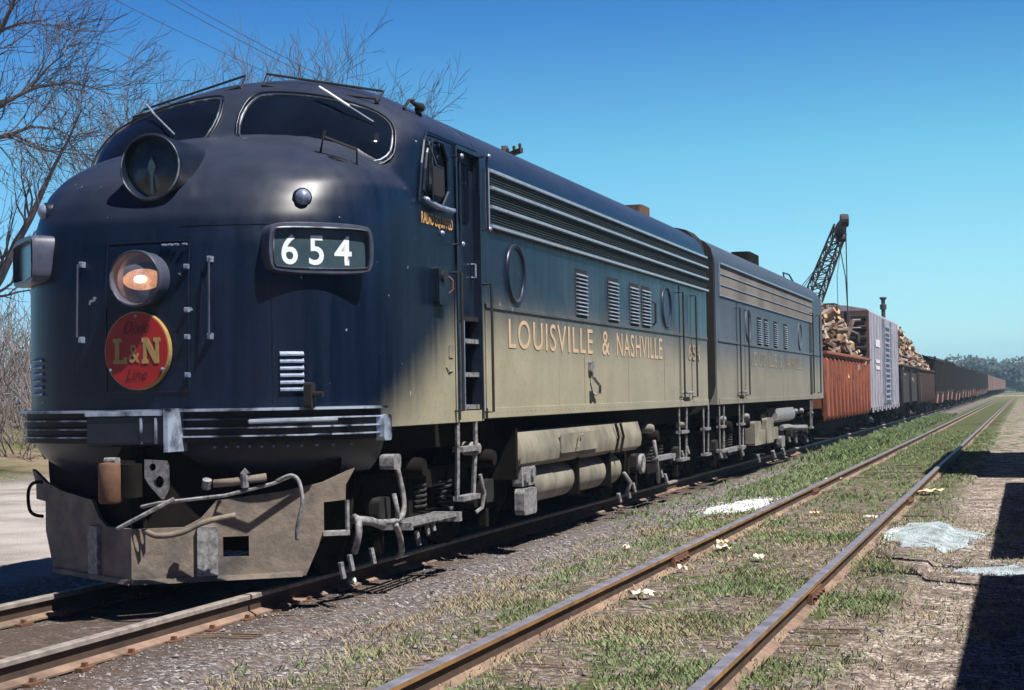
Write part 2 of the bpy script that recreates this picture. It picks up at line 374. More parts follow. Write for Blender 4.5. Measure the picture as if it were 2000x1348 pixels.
# ------------------------------------------------------------------ tracks
def rail_prof(c):
    P = [(-.075, 0), (.075, 0), (.075, .012), (.010, .035), (.010, .112), (.036, .122), (.036, .148), (.03, .155), (-.03, .155), (-.036, .148), (-.036, .122), (-.010, .112), (-.010, .035), (-.075, .012)]
    return [(c+a, -.155+b) for a, b in P]
def build_track(name, x0, y0, y1, label, tie_z, tie_n, seed):
    t = empty(name, (x0, 0, 0), label, 'railway track')
    rr = random.Random(seed)
    topm = M_['rail_top'] if x0 > 1 else M_['rail_dusty']
    for s in (-1, 1):
        P = rail_prof(s*.7525); mb = MB(); Ys = list(np.arange(y0, 60, 3.0))+list(np.arange(60, y1, 40)); m = len(P)
        for k, y in enumerate(Ys):
            wx = noise.noise(V(y*.11, s*3+seed, 0))*.008; wz = noise.noise(V(y*.13, s*5+seed, 4))*.006
            mb.v += [(p[0]+wx, y, p[1]+wz) for p in P]
        for k in range(len(Ys)-1):
            mb.f += [(k*m+i, k*m+(i+1) % m, (k+1)*m+(i+1) % m, (k+1)*m+i) for i in range(m)]
        o = mb.build('rail', M_['rail_web'], t)
        o.data.materials.append(topm); o.data.materials.append(M_['rail_side']); o.data.materials.append(M_['rail_foot'])
        for p in o.data.polygons:
            zc = p.center.z
            if zc > -.012: p.material_index = 1
            elif zc > -.034: p.material_index = 2 if x0 > 1 else 1
            elif zc < -.125: p.material_index = 3
    rest = MB()
    k = 0; y = y0
    while y < 70:
        L = 1.22+rr.uniform(-.06, .10); mb = MB() if k < tie_n else rest
        Mx = Matrix.Translation((rr.uniform(-.05, .05), y, tie_z+rr.uniform(-.012, .012))) @ Matrix.Rotation(rr.uniform(-.03, .03), 4, 'Z') @ Matrix.Rotation(rr.uniform(-.012, .012), 4, 'Y')
        # split, ragged-ended tie: a few uneven strands
        for q in range(5):
            a = -.11+q*.044
            mb.box(-L+rr.uniform(0, .10), L-rr.uniform(0, .10), a, a+.042, -.16, rr.uniform(-.012, .012), Mx)
        if k < tie_n: mb.build('tie', M_['tie'], t)
        y += .52+rr.uniform(-.03, .05); k += 1
    o = rest.build('tie', M_['tie'], t); o['kind'] = 'stuff'
    # rail joints with splice bars and bolts
    return t
tl = build_track('railway_track', 0, -9, 900, 'railway track that the locomotive and its train stand on', -.176, 60, 3)
tr = build_track('railway_track', 3.935, -9, 262, 'empty half-buried siding track to the right of the train', -.160, 50, 11)
def joint(track, x, y):
    mb = MB()
    for s in (-1, 1):
        mb.box(x+s*.013, x+s*.045, y-.32, y+.32, -.135, -.045)
        for k in (-.24, -.08, .08, .24): mb.cyl((x+s*.045, y+k, -.085), (x+s*.075, y+k, -.085), .018, 6)
    mb.box(x-.15, x+.15, y-.10, y+.10, -.162, -.142)
    mb.build('splice_bar', M_['rust'], track)
for (x, y) in ((-.7525, 14.0), (-.7525, 3.9), (.7525, 1.5), (.7525, 11.9)): joint(tr, x, y)
def spikes(track, x0s, y0, y1, step):
    first = None; y = y0
    while y < y1:
        for x in x0s:
            if first is None:
                mb = MB(); mb.box(-.13, .13, -.08, .08, -.166, -.145)
                for k in (-1, 1): mb.box(k*.095-.015, k*.095+.015, -.015, .015, -.15, -.12)
                first = mb.build('tie_plate', M_['rust'], track); o = first
            else: o = first.copy(); col.objects.link(o)
            o.location = (x, y, 0)
        y += step
spikes(tl, (-.7525, .7525), -8.7, 2, .54)

# ================================================================== LOCOMOTIVE SHELL
HZ = [1.0, 2.3, 2.6, 2.8, 2.95, 3.1, 3.25, 3.4, 3.5, 3.57, 3.6]
HY = [0, 0, .03, .08, .16, .28, .46, .72, 1.0, 1.3, 1.5]
HD = [1.47, 1.47, 1.47, 1.47, 1.47, 1.4, 1.2, .85, .6, .4, .3]
HW = [1.52, 1.52, 1.52, 1.52, 1.52, 1.505, 1.40, 1.14, .82, .46, .05]
CZ = [1.0, 3.3, 3.5, 3.6, 3.74, 3.84, 3.93, 4.06, 4.18, 4.265, 4.29]
CY = [1.0, 1.14, 1.24, 1.30, 1.40, 1.48, 1.57, 1.76, 2.05, 2.5, 3.1]
CW = [1.52, 1.52, 1.52, 1.505, 1.44, 1.34, 1.2, .95, .65, .33, .05]
CD = [.85, .85, .85, .85, .85, .85, .85, .8, .7, .5, .2]
YB = 3.42
def sup(th, w_, yf, d, n):
    c, s = np.cos(th), np.sin(th); lo = np.zeros_like(th); hi = np.full_like(th, 5.)
    for _ in range(34):
        m_ = (lo+hi)/2; x = np.abs(m_*c)/w_; y = YB-m_*s; t = np.clip((yf+d-y)/d, 0, None)
        ins = (x**n+t**n) < 1; lo = np.where(ins, m_, lo); hi = np.where(ins, hi, m_)
    return lo
TH = np.unique(np.concatenate([np.linspace(0, np.pi, 900), np.linspace(.2, np.pi-.2, 500)]))
def ring(z, Nn=320, which='both', off=0.):
    rc = sup(TH, np.interp(z, CZ, CW), np.interp(z, CZ, CY), np.interp(z, CZ, CD), 2.6); r = rc; cabf = np.ones_like(TH)
    if which == 'hood': r = sup(TH, np.interp(z, HZ, HW), np.interp(z, HZ, HY), np.interp(z, HZ, HD), 2.65)
    elif which == 'both' and z < 3.6:
        h = sup(TH, np.interp(z, HZ, HW), np.interp(z, HZ, HY), np.interp(z, HZ, HD), 2.65)
        k = .03; d = np.clip(k-np.abs(r-h), 0, k); cabf = (rc > h-.004).astype(float)
        r = np.maximum(r, h)+(0 if z < 3.2 else 1)*d*d/(4*k)
    x = r*np.cos(TH); y = YB-r*np.sin(TH)
    s = np.concatenate([[0], np.cumsum(np.hypot(np.diff(x), np.diff(y)))]); t = np.linspace(0, s[-1], Nn)
    X, Y = np.interp(t, s, x), np.interp(t, s, y)
    if off:
        dx, dy = np.gradient(X), np.gradient(Y); L = np.hypot(dx, dy)+1e-9; X = X+off*(-dy/L)*-1*-1; Y = Y+off*(dx/L)
    return X, Y, np.interp(t, s, cabf)
LV = np.concatenate([np.arange(1.2, 4.0, .02), np.arange(4.0, 4.2, .01), np.arange(4.2, 4.2901, .006)])
G = []; CF = []
for z in LV:
    X, Y, cf = ring(z); G.append(np.stack([X, Y, np.full(320, z)], 1)); CF.append(cf)
G = np.array(G); CF = np.array(CF)
for _ in range(4): G[1:-1] = (G[:-2]+2*G[1:-1]+G[2:])/4
def inpoly(x, y, P):
    r = False; j = len(P)-1
    for i in range(len(P)):
        if (P[i][1] > y) != (P[j][1] > y) and x < (P[j][0]-P[i][0])*(y-P[i][1])/(P[j][1]-P[i][1])+P[i][0]: r = not r
        j = i
    return r
def rounded(P, it=2):
    for _ in range(it):
        P = [q for i in range(len(P)) for q in ((P[i][0]*.75+P[(i+1) % len(P)][0]*.25, P[i][1]*.75+P[(i+1) % len(P)][1]*.25), (P[i][0]*.25+P[(i+1) % len(P)][0]*.75, P[i][1]*.25+P[(i+1) % len(P)][1]*.75))]
    return P
WIND = rounded([(.16, 3.56), (.11, 3.74), (.13, 3.90), (.18, 3.97), (.32, 3.975), (.55, 3.95), (.80, 3.905), (1.06, 3.83), (1.24, 3.75), (1.345, 3.64), (1.375, 3.5), (1.37, 3.40), (1.30, 3.325), (1.0, 3.30), (.7, 3.34), (.4, 3.40)], 1)
CABWIN = rounded([(1.90, 3.05), (1.98, 3.42), (2.08, 3.60), (2.52, 3.60), (2.53, 3.06)], 1)   # y,z on the flank
DOOR = (2.72, 3.36, 2.16, 3.60)
def hole(cx_, cy_, cz_, cf):
    if abs(cx_) > 1.40 and cy_ > 1.85:
        if inpoly(cy_, cz_, CABWIN): return True
        if DOOR[0] < cy_ < DOOR[1] and 1.30 < cz_ < DOOR[3]: return True
    return False

def make_cab(root, pmat):
    n, m = G.shape[:2]; mb = MB(); mb.v = [tuple(p) for p in G.reshape(-1, 3)]
    for i in range(n-1):
        for j in range(m-1):
            c = (G[i, j]+G[i+1, j]+G[i, j+1]+G[i+1, j+1])/4
            if not hole(c[0], c[1], c[2], CF[i, j]): mb.f.append((i*m+j, i*m+j+1, (i+1)*m+j+1, (i+1)*m+j))
    return mb
locoA = empty('diesel_locomotive', (0, 0, 0), 'leading dark blue streamlined cab locomotive with rounded nose and number 654 boards', 'locomotive')
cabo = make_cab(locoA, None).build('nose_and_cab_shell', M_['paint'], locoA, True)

ROOF = [(1.52, 3.5), (1.505, 3.6), (1.44, 3.74), (1.34, 3.84), (1.2, 3.93), (.95, 4.06), (.65, 4.18), (.33, 4.265), (0, 4.29)]
def body_profile():
    r = [(1.52, 1.22)]+ROOF
    return r+[(-a, b) for a, b in r[::-1][1:]]
def carbody(y0, y1, root, pmat, name='car_body'):
    P = body_profile(); m = len(P); mb = MB()
    Ys = [y0]+list(np.arange(y0+1, y1-.4, 1.0))+[y1-.05, y1]
    for k, y in enumerate(Ys):
        sh = .03 if k == len(Ys)-1 else 0
        mb.v += [(p[0]*(1-sh), y, p[1]-(sh if p[1] > 3 else 0)) for p in P]
    for k in range(len(Ys)-1): mb.f += [(k*m+i, k*m+i+1, (k+1)*m+i+1, (k+1)*m+i) for i in range(m-1)]
    mb.f.append(tuple((len(Ys)-1)*m+i for i in range(m))); mb.f.append(tuple(range(m))[::-1])
    return mb.build(name, pmat, root, True, 30)
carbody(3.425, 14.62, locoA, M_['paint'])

def flat(name, poly, x, m, root, d=.004): return MB().prism(poly, d, Matrix.Translation((x, 0, 0)) @ SIDE).build(name, m, root)
def ring_tube(pts, r, n=6): return MB().tube(list(pts)+[pts[0], pts[1]], r, n, False)

def surf(which, x, z):
    """front surface point at lateral x, height z"""
    X, Y, _ = ring(z, 600, which); i = np.argmin(np.abs(X-x)+np.where(Y > 2.4, 9, 0)); return float(Y[i])
# windshields, gaskets
for s in (1, -1):
    mb = MB(); zz = np.arange(3.24, 4.02, .0125); xx = np.linspace(.05, 1.42, 110); vid = {}
    for i, z in enumerate(zz):
        X, Y, _ = ring(z, 700, 'cab')
        sel = Y < 2.35; o_ = np.argsort(X[sel])
        yy = np.interp(xx, X[sel][o_], Y[sel][o_])
        for j, x in enumerate(xx): vid[i, j] = len(mb.v); mb.v.append((s*x, float(yy[j])-.006, float(z)))
    big = [(a*1.0+(a-.75)*.02, b+(b-3.65)*.03) for a, b in WIND]
    for i in range(len(zz)-1):
        for j in range(len(xx)-1):
            if inpoly((xx[j]+xx[j+1])/2, zz[i]+.006, big): mb.f.append((vid[i, j], vid[i, j+1], vid[i+1, j+1], vid[i+1, j]))
    g = mb.build('windshield', M_['glass'], locoA, True)
    pts = [V(s*a, surf('cab', a, b)-.010, b) for a, b in WIND]
    ring_tube(pts, .011, 6).build('window_gasket', M_['gasket'], g, True)
    pts2 = [V(s*(a+(a-.75)*.045), surf('cab', a, b)-.006, b+(b-3.65)*.09) for a, b in WIND]
    ring_tube(pts2, .010, 6).build('outer_gasket', M_['navy'], g, True)
    # wiper and wiper arm
    if s > 0: A = [V(.74, 1.585, 4.0), V(.82, 1.565, 3.95), V(1.03, 1.53, 3.81)]; Bl = V(1.22, 1.575, 3.68)
    else: A = [V(-.88, 1.60, 3.97), V(-.84, 1.585, 3.94), V(-.76, 1.52, 3.87)]; Bl = V(-.44, 1.29, 3.64)
    wpa = MB(); wpa.tube(A, .013 if s > 0 else .009, 6); wp = wpa.build('windshield_wiper', M_['white'] if s > 0 else M_['silver'], locoA)
    MB().tube([A[-1], Bl], .007, 5).build('wiper_blade', M_['silver'], wp)
    # roof grab rail above the windshield
    rl = MB(); a = V(s*.10, 1.93, 4.22); b = V(s*1.14, 2.02, 4.01); c_ = V(s*.10, 1.84, 4.09); d = V(s*1.14, 1.84, 3.90)
    rl.tube([c_, a, b, d], .011, 6); rl.tube([c_+V(0, -.01, .015), d+V(0, -.01, .015)], .009, 6)
    for p in (c_, d): rl.cyl(p, p+V(0, .03, -.03), .018, 6)
    rl.build('roof_grab_rail', M_['black'], locoA)
    # foot bracket on the hood top
    if s > 0:
        fb = MB(); fb.tube([V(.98, .94, 3.36), V(1.02, .95, 3.34), V(1.07, .90, 3.47), V(1.30, 1.02, 3.37), V(1.285, 1.06, 3.25), V(1.22, 1.0, 3.28)], .012, 6)
        fb.tube([V(1.03, .95, 3.33), V(1.16, .90, 3.30), V(1.28, 1.02, 3.24)], .008, 5); fb.cyl((1.065, .9, 3.45), (1.08, .9, 3.52), .016, 6)
        fb.build('foot_bracket', M_['black'], locoA)

# cab side glazing, window frame, door (both flanks)
for s in (1, -1):
    x = s*1.495
    g = flat('cab_side_window', [(a, b) for a, b in CABWIN], x-.004, M_['glass'], locoA)
    ring_tube([V(s*1.522, a, b) for a, b in CABWIN], .013, 5).build('window_frame', M_['navy'], g)
    MB().box(*sorted((s*1.50, s*1.53)), 2.11, 2.135, 3.06, 3.60).build('mullion', M_['gasket'], g)
    MB().tube([V(s*1.555, 1.86, 3.06), V(s*1.575, 2.1, 3.02), V(s*1.575, 2.45, 3.02), V(s*1.56, 2.55, 3.03)], .026, 6).build('arm_rest', M_['bright'], locoA, True)
    # rain moulding curving over the window
    MB().tube([V(s*1.522, 1.80, 3.04), V(s*1.527, 1.86, 3.36), V(s*1.52, 1.95, 3.56), V(s*1.50, 2.06, 3.66), V(s*1.49, 3.42, 3.67)], .011, 5).build('rain_moulding', M_['navy'], locoA)
    # door set back in its recess
    dr = MB(); dr.box(*sorted((s*1.43, s*1.46)), 2.70, 3.38, 2.14, 3.62); d = dr.build('cab_door', M_['navy'], locoA)
    MB().bev(*sorted((s*1.458, s*1.468)), 2.84, 3.24, 2.98, 3.52, .06).build('door_window', M_['glass'], d)
    MB().tube([V(s*1.47, 3.27, 2.50), V(s*1.51, 3.27, 2.50), V(s*1.51, 3.27, 2.62), V(s*1.47, 3.27, 2.62)], .012, 6).build('door_handle', M_['bright'], d)
    jm = MB()
    for y in (2.70, 3.36): jm.box(*sorted((s*1.43, s*1.535)), y, y+.035, 1.22, 3.62)
    jm.box(*sorted((s*1.43, s*1.53)), 2.735, 3.36, 3.605, 3.64)
    jm.build('door_jamb', M_['navy'], locoA)
    # step well below the door
    st = MB(); st.box(*sorted((s*1.12, s*1.14)), 2.735, 3.36, 1.0, 2.14); st.box(*sorted((s*1.14, s*1.50)), 2.735, 3.36, 2.10, 2.14)
    st.build('step_well', M_['black'], locoA)
    for z in (1.92, 1.62, 1.33):
        MB().box(*sorted((s*1.25, s*1.50)), 2.95, 3.36, z-.02, z+.02).build('step', M_['frame_grey'], locoA)
    MB().box(*sorted((s*1.30, s*1.505)), 2.90, 2.96, 1.30, 2.10).build('step_side_plate', M_['bright'], locoA)
    # hanging ladder under the sill
    ld = MB()
    for yy in (2.73, 3.22):
        ld.tube([V(s*1.50, yy, 1.22), V(s*1.50, yy, 1.02), V(s*1.47, yy+(.05 if yy < 3 else -.0), .52)], .024, 6)
    for z in (.96, .53): ld.box(*sorted((s*1.44, s*1.54)), 2.76, 3.22, z-.022, z+.022)
    ld.tube([V(s*1.54, 3.22, .72), V(s*1.56, 3.28, .55), V(s*1.54, 3.26, .42), V(s*1.5, 3.2, .38)], .018, 6)
    ld.build('hanging_ladder', M_['frame_grey'], locoA)
    # vertical hand rails beside the door
    for yy, z0, z1 in ((2.62, 1.30, 2.50), (3.46, 1.28, 2.45)):
        MB().tube([V(s*1.52, yy, z1), V(s*1.60, yy, z1), V(s*1.60, yy, z0), V(s*1.52, yy, z0)], .013, 6).build('door_hand_rail', M_['black'], locoA)
    for yy, z0, z1 in ((2.67, 2.75, 3.52), (3.44, 2.95, 3.62)):
        MB().tube([V(s*1.52, yy, z1), V(s*1.58, yy, z1), V(s*1.58, yy, z0), V(s*1.52, yy, z0)], .012, 6).build('door_hand_rail', M_['navy'], locoA)
        for z in (z0, z1): MB().lathe([(.0, .02), (.02, .014), (.026, 0)], Matrix.Translation((s*1.60, yy, z)) @ Matrix.Rotation(s*math.pi/2, 4, 'Y'), 10).build('rail_boss', M_['bright'], locoA, True)
# rear view mirror, right flank only in view
mr = MB(); mr.box(1.60, 1.615, 1.90, 2.14, 3.10, 3.34, Matrix.Rotation(0, 4, 'Z')); m_ = mr.build('rear_view_mirror', M_['black'], locoA)
MB().tube([V(1.52, 2.02, 3.58), V(1.60, 2.02, 3.36), V(1.61, 2.02, 3.35), V(1.61, 2.16, 3.35), V(1.61, 2.17, 3.12)], .008, 5).build('mirror_bracket', M_['gasket'], m_)

# sealed flank box, plug, small fittings on the nose flank
bx = MB(); bx.bev(1.50, 1.58, 2.10, 2.34, 2.20, 2.52, .03); bo = bx.build('flank_junction_box', M_['navy'], locoA)
MB().cyl((1.57, 2.20, 2.44), (1.60, 2.20, 2.44), .05, 12).build('socket', M_['black'], bo)
MB().tube([V(1.53, 2.45, 2.46), V(1.57, 2.47, 2.42), V(1.57, 2.47, 2.34), V(1.53, 2.45, 2.30)], .012, 6).build('grab_iron', M_['rust'], locoA)
MB().bev(1.515, 1.528, 2.47, 2.58, 1.76, 1.87, .01).build('inspection_plate', M_['khaki_dirty'], locoA)
MB().tube([V(1.522, 2.40, 1.68), V(1.53, 2.46, 1.64), V(1.522, 2.58, 1.65)], .006, 5).build('drain_lip', M_['khaki_dirty'], locoA)
MB().lathe([(0, .03), (.02, .02), (.026, 0)], Matrix.Translation((1.52, 2.35, 2.82)) @ Matrix.Rotation(math.pi/2, 4, 'Y'), 10).build('flank_stud', M_['bright'], locoA, True)
text('radio_stencil', 'RADIO EQUIPPED', M_['orange'], Matrix.Translation((1.530, 1.82, 2.845)) @ SIDE, .78, .115, .003, locoA, .02)

# upper headlight
def headlight(cx_, yf, cz_, r, yb, lit, parent):
    Mx = Matrix.Translation((cx_, yf, cz_)) @ FRONT
    hb = MB(); L = yb-yf
    hb.lathe([(r*1.02, -L), (r*1.02, -.05), (r*1.06, -.02), (r*1.05, .015), (r*.97, .02), (r*.93, -.005), (r*.90, -.05)], Mx, 40)
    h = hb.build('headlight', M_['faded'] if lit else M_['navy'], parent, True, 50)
    MB().lathe([(r*.90, -.05), (r*.8, -.12), (r*.6, -.19), (r*.3, -.23), (.0, -.24)], Mx, 32).build('reflector', M_['copper'] if lit else M_['black'], h, True)
    MB().lathe([(r*.97, .018), (r*1.0, .03), (r*1.03, .018)], Mx, 40).build('lens_rim', M_['gasket'], h, True)
    if lit:
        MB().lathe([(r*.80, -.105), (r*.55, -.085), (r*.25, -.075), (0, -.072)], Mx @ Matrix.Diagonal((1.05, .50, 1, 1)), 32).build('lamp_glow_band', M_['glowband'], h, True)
        MB().lathe([(.040, -.068), (.03, -.055), (.012, -.048), (0, -.047)], Mx @ Matrix.Diagonal((1.3, .7, 1, 1)), 16).build('bulb', M_['glow'], h, True)
        m, nt, b = base('clear_lens', .05); b.inputs['Alpha'].default_value = .22; b.inputs['Base Color'].default_value = (.5, .6, .8, 1)
        MB().lathe([(r*.90, -.012), (r*.5, .012), (0, .02)], Mx, 32).build('lens', m, h, True)
    else:
        MB().lathe([(r*.90, -.045), (r*.5, -.025), (0, -.02)], Mx, 32).build('lens', M_['dustyglass'], h, True)
        sg = MB(); sg.prism([(-.006, -.2), (.006, -.2), (.012, -.06), (.035, .0), (.0, .09), (-.035, 0), (-.012, -.06)], .004, Matrix.Translation((0, -.001, 0)) @ Mx @ Matrix.Translation((0, 0, -.012)))
        sg.build('lens_bracket', M_['nbglass'], h)
    return h
headlight(-.01, .14, 3.195, .245, 1.0, False, locoA)
headlight(.01, -.14, 2.335, .20, .12, True, locoA)

# nose door seams, grabs, hinges
def nose_pt(x, z, off=.004):
    X, Y, _ = ring(min(max(z, 1.2), 3.5), 500, 'hood'); k = int(np.argmin(np.abs(X-x)+np.where(Y > 1.9, 9, 0)))
    dx, dy = X[min(k+2, 499)]-X[k-2], Y[min(k+2, 499)]-Y[k-2]; L = math.hypot(dx, dy); nx_, ny_ = dy/L, -dx/L
    if ny_ > 0 and abs(x) < 1: nx_, ny_ = -nx_, -ny_
    if nx_*x < 0 and abs(x) >= 1: nx_, ny_ = -nx_, -ny_
    return V(float(X[k])+nx_*off, float(Y[k])+ny_*off, z), V(nx_, ny_, 0)
dm = MB()
for x in (-.33, .36): dm.tube([nose_pt(x, z)[0] for z in np.linspace(1.50, 2.62, 14)], .006, 4)
dm.tube([nose_pt(x, 1.50)[0] for x in np.linspace(-.33, .36, 9)], .007, 4)
dm.tube([nose_pt(x, 2.62)[0] for x in np.linspace(-.33, .36, 9)], .006, 4)
nd = dm.build('nose_door', M_['navy'], locoA)
for z in (2.42, 2.10, 1.9, 1.62): MB().bev(.345, .375, -.03, .01, z-.018, z+.018, .008).build('hinge', M_['bright'], nd)
dots = MB()
for x in (.17, .22, .27, .34): dots.bev(x-.016, x+.016, -.010, .02, 2.58, 2.595, .005)
dots.build('door_drip_edge', M_['bright'], nd)
seam = MB()
for z in (2.73,):
    seam.tube([nose_pt(x, z, .002)[0] for x in np.linspace(.25, .98, 12)], .004, 4)
seam.tube([nose_pt(.95, z, .002)[0] for z in np.linspace(1.4, 2.73, 12)], .004, 4)
seam.build('panel_seam', M_['navy'], locoA)
for s in (-1, 1):
    gb = MB()
    P = [nose_pt(s*.54, 2.47, 0)[0], nose_pt(s*.54, 2.47, .075)[0], nose_pt(s*.54, 1.92, .075)[0], nose_pt(s*.54, 1.92, 0)[0]]
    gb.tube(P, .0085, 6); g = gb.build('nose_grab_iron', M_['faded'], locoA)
    for z in (2.47, 1.90):
        p, n_ = nose_pt(s*.54, z, .0); MB().bev(p.x-.013, p.x+.013, p.y-.055, p.y+.01, z-.022, z+.022, .006).build('bracket', M_['bright'], g)
# class light domes
for s in (-1, 1):
    p, n_ = nose_pt(s*1.10, 2.94, 0)
    Mx = Matrix.Translation(p) @ n_.to_track_quat('Z', 'Y').to_matrix().to_4x4()
    c = MB().lathe([(.072, -.08), (.072, .02), (.06, .03)], Mx, 20).build('class_light', M_['navy'], locoA, True)
    MB().lathe([(.06, .03), (.045, .06), (.02, .075), (0, .077)], Mx, 20).build('lens', M_['bright'], c, True)
# nose vents of six slats, right and left
for s in (-1, 1):
    vb = MB()
    for k in range(6):
        z = 1.50+k*.052
        pts = [nose_pt(s*x, z, .0) for x in np.linspace(1.00, 1.14, 4)]
        for a in range(3):
            (p, n1), (q, n2) = pts[a], pts[a+1]
            v = [p-n1*.01+V(0, 0, .03), q-n2*.01+V(0, 0, .03), q+n2*.022, p+n1*.022, p+n1*.022-V(0, 0, .012), q+n2*.022-V(0, 0, .012), q-n2*.01-V(0, 0, .012), p-n1*.01-V(0, 0, .012)]
            vb.add(v, [(0, 1, 2, 3), (3, 2, 5, 4), (4, 5, 6, 7), (0, 3, 4, 7), (1, 6, 5, 2)])
    vb.build('nose_vent', M_['bright'], locoA)
# coupling hook on the anticlimber top
hk = MB(); hk.bev(1.20, 1.26, .18, .26, 1.36, 1.55, .02); hk.bev(1.22, 1.34, .20, .24, 1.44, 1.48, .01); hk.build('flag_socket', M_['black'], locoA)

# number boards
for s in (-1, 1):
    a = R(46); hw = .405; c = V(s*1.285, .365, 2.545)
    ex = V(s*math.cos(a), math.sin(a), 0) if s > 0 else V(math.cos(a), -math.sin(a), 0)      # text runs left to right seen from outside
    ez = V(0, 0, 1); en = ex.cross(ez).normalized()
    if en.y > 0: en = -en
    Mx = Matrix((ex, ez, en)).transposed().to_4x4(); Mx.translation = c
    def rr_(w_, h_, r_): return rounded([(-w_, -h_+r_), (-w_, h_-r_), (-w_+r_, h_), (w_-r_, h_), (w_, h_-r_), (w_, -h_+r_), (w_-r_, -h_), (-w_+r_, -h_)], 2)
    O = rr_(hw+.02, .195, .065); I = rr_(hw-.025, .152, .035); n_ = len(O)
    hb = MB(); n0 = len(O)
    back = [Mx @ V(p[0]*.97, p[1]*.95, -.60) for p in O]; mid = [Mx @ V(p[0], p[1], -.03) for p in O]; fr = [Mx @ V(p[0]*.98, p[1]*.96, 0) for p in O]
    inn = [Mx @ V(p[0], p[1], .0) for p in I]; inb = [Mx @ V(p[0], p[1], -.045) for p in I]
    hb.v = [tuple(p) for p in back+mid+fr+inn+inb]
    for L in range(4): hb.f += [(L*n0+i, L*n0+(i+1) % n0, (L+1)*n0+(i+1) % n0, (L+1)*n0+i) for i in range(n0)]
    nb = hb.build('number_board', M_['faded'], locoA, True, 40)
    MB().prism(I, .004, Mx @ Matrix.Translation((0, 0, -.04))).build('number_glass', M_['nbglass'], nb)
    ring_tube([Mx @ V(p[0]*1.01, p[1]*1.01, .002) for p in I], .007, 5).build('glass_trim', M_['gasket'], nb)
    if s > 0: text('road_number', '654', M_['white'], Mx @ Matrix.Translation((-.03, -.012, -.034)), .56, .225, .0, nb, .014, 0, 1.5, True)

# emblem
Mx = Matrix.Translation((-.035, -.055, 1.805)) @ FRONT
def disc(a, b, n=48): return [(a*math.cos(2*math.pi*k/n), b*math.sin(2*math.pi*k/n)) for k in range(n)]
em = MB(); em.prism(disc(.268, .292), .05, Mx @ Matrix.Translation((0, 0, -.05))); em.build('railroad_emblem', M_['emgold'], locoA)
emo = [o for o in locoA.children if o.name.startswith('railroad_emblem')][0]
MB().prism(disc(.259, .283), .004, Mx).build('emblem_face', M_['red'], emo)
def poly_obj(name, polys, m, M, parent, d=.004):
    mb = MB()
    for p in polys: mb.prism(p, d, M)
    return mb.build(name, m, parent)
Me = Mx @ Matrix.Translation((0, 0, .005))
Lp = [[(-.195, -.095), (-.075, -.095), (-.075, -.045), (-.105, -.045), (-.105, -.065), (-.14, -.065), (-.14, .065), (-.12, .065), (-.12, .095), (-.195, .095), (-.195, .065), (-.178, .065), (-.178, -.065), (-.195, -.065)]]
def r4(x0, x1, y0, y1): return [(x0, y0), (x1, y0), (x1, y1), (x0, y1)]
Np = [r4(.045, .10, -.095, -.065), r4(.056, .084, -.065, .065), r4(.045, .084, .065, .095), [(.084, .095), (.098, .095), (.160, -.02), (.160, -.095), (.150, -.095), (.084, .03)],
      r4(.160, .188, -.095, .065), r4(.143, .20, .065, .095)]
poly_obj('emblem_letter', Lp, M_['emgold'], Me, emo)
poly_obj('emblem_letter', Np, M_['emgold'], Me, emo)
text('emblem_ampersand', '&', M_['emgold'], Me @ Matrix.Translation((-.016, -.02, 0)), .095, .135, .004, emo, .01, 0, 1, True)
text('emblem_script', 'Dixie', M_['dkred'], Me @ Matrix.Translation((0, .175, 0)), .22, .095, .003, emo, 0, .45, 1, True)
text('emblem_script', 'Line', M_['dkred'], Me @ Matrix.Translation((0, -.175, 0)), .18, .085, .003, emo, 0, .45, 1, True)
for x, y in ((0, .26), (-.215, -.14), (.215, -.14)):
    MB().lathe([(0, .016), (.012, .01), (.014, 0)], Me @ Matrix.Translation((x, y, 0)), 8).build('emblem_bolt', M_['bright'], emo)

# anticlimber
def nose_strip(z0, z1, o0, o1, x0, x1, n=40):
    mb = MB(); A = []
    for x in np.linspace(x0, x1, n):
        if abs(x) <= 1.40: p, nn = nose_pt(x, 1.3, 0)
        else: p, nn = nose_pt(x, 1.3, 0)
        A.append((p, nn))
    for p, nn in A:
        for o_, z in ((o0, z0), (o1, z0), (o1, z1), (o0, z1)): q = p+nn*o_; mb.v.append((q.x, q.y, z))
    for k in range(n-1): mb.f += [(k*4+i, k*4+(i+1) % 4, k*4+4+(i+1) % 4, k*4+4+i) for i in range(4)]
    mb.f += [(0, 1, 2, 3), tuple(4*(n-1)+i for i in range(4))[::-1]]
    return mb
XE = 1.478
nose_strip(1.12, 1.365, -.06, .035, -XE, XE, 60).build('anticlimber_backing', M_['black'], locoA)
for k, z in enumerate((1.36, 1.29, 1.225, 1.165)):
    nose_strip(z-(.012 if k == 0 else .006), z+(.008 if k == 0 else .005), -.05, .10 if k == 0 else .070, -XE, XE, 60).build('anticlimber_rib', M_['worn_glint'], locoA)
bb = MB(); bb.bev(-.34, .30, -.25, .03, 1.10, 1.345, .03, 'x'); ab = bb.build('buffer_beam_box', M_['navy'], locoA)
MB().box(.30, .335, -.27, .02, 1.06, 1.375).build('end_plate', M_['worn_glint'], ab)
MB().box(-.35, .30, -.262, -.20, 1.325, 1.36).build('top_lip', M_['worn_glint'], ab)
for x in (.10, .22): MB().box(x, x+.018, -.258, -.25, 1.12, 1.31).build('rib', M_['worn_glint'], ab)
# lifting bar across the ribs
MB().tube([V(.86, -.01, 1.27), V(.88, -.06, 1.27), V(1.15, .05, 1.275), V(1.38, .36, 1.275), V(1.36, .4, 1.275)], .017, 6).build('uncoupling_handle', M_['silver'], locoA)
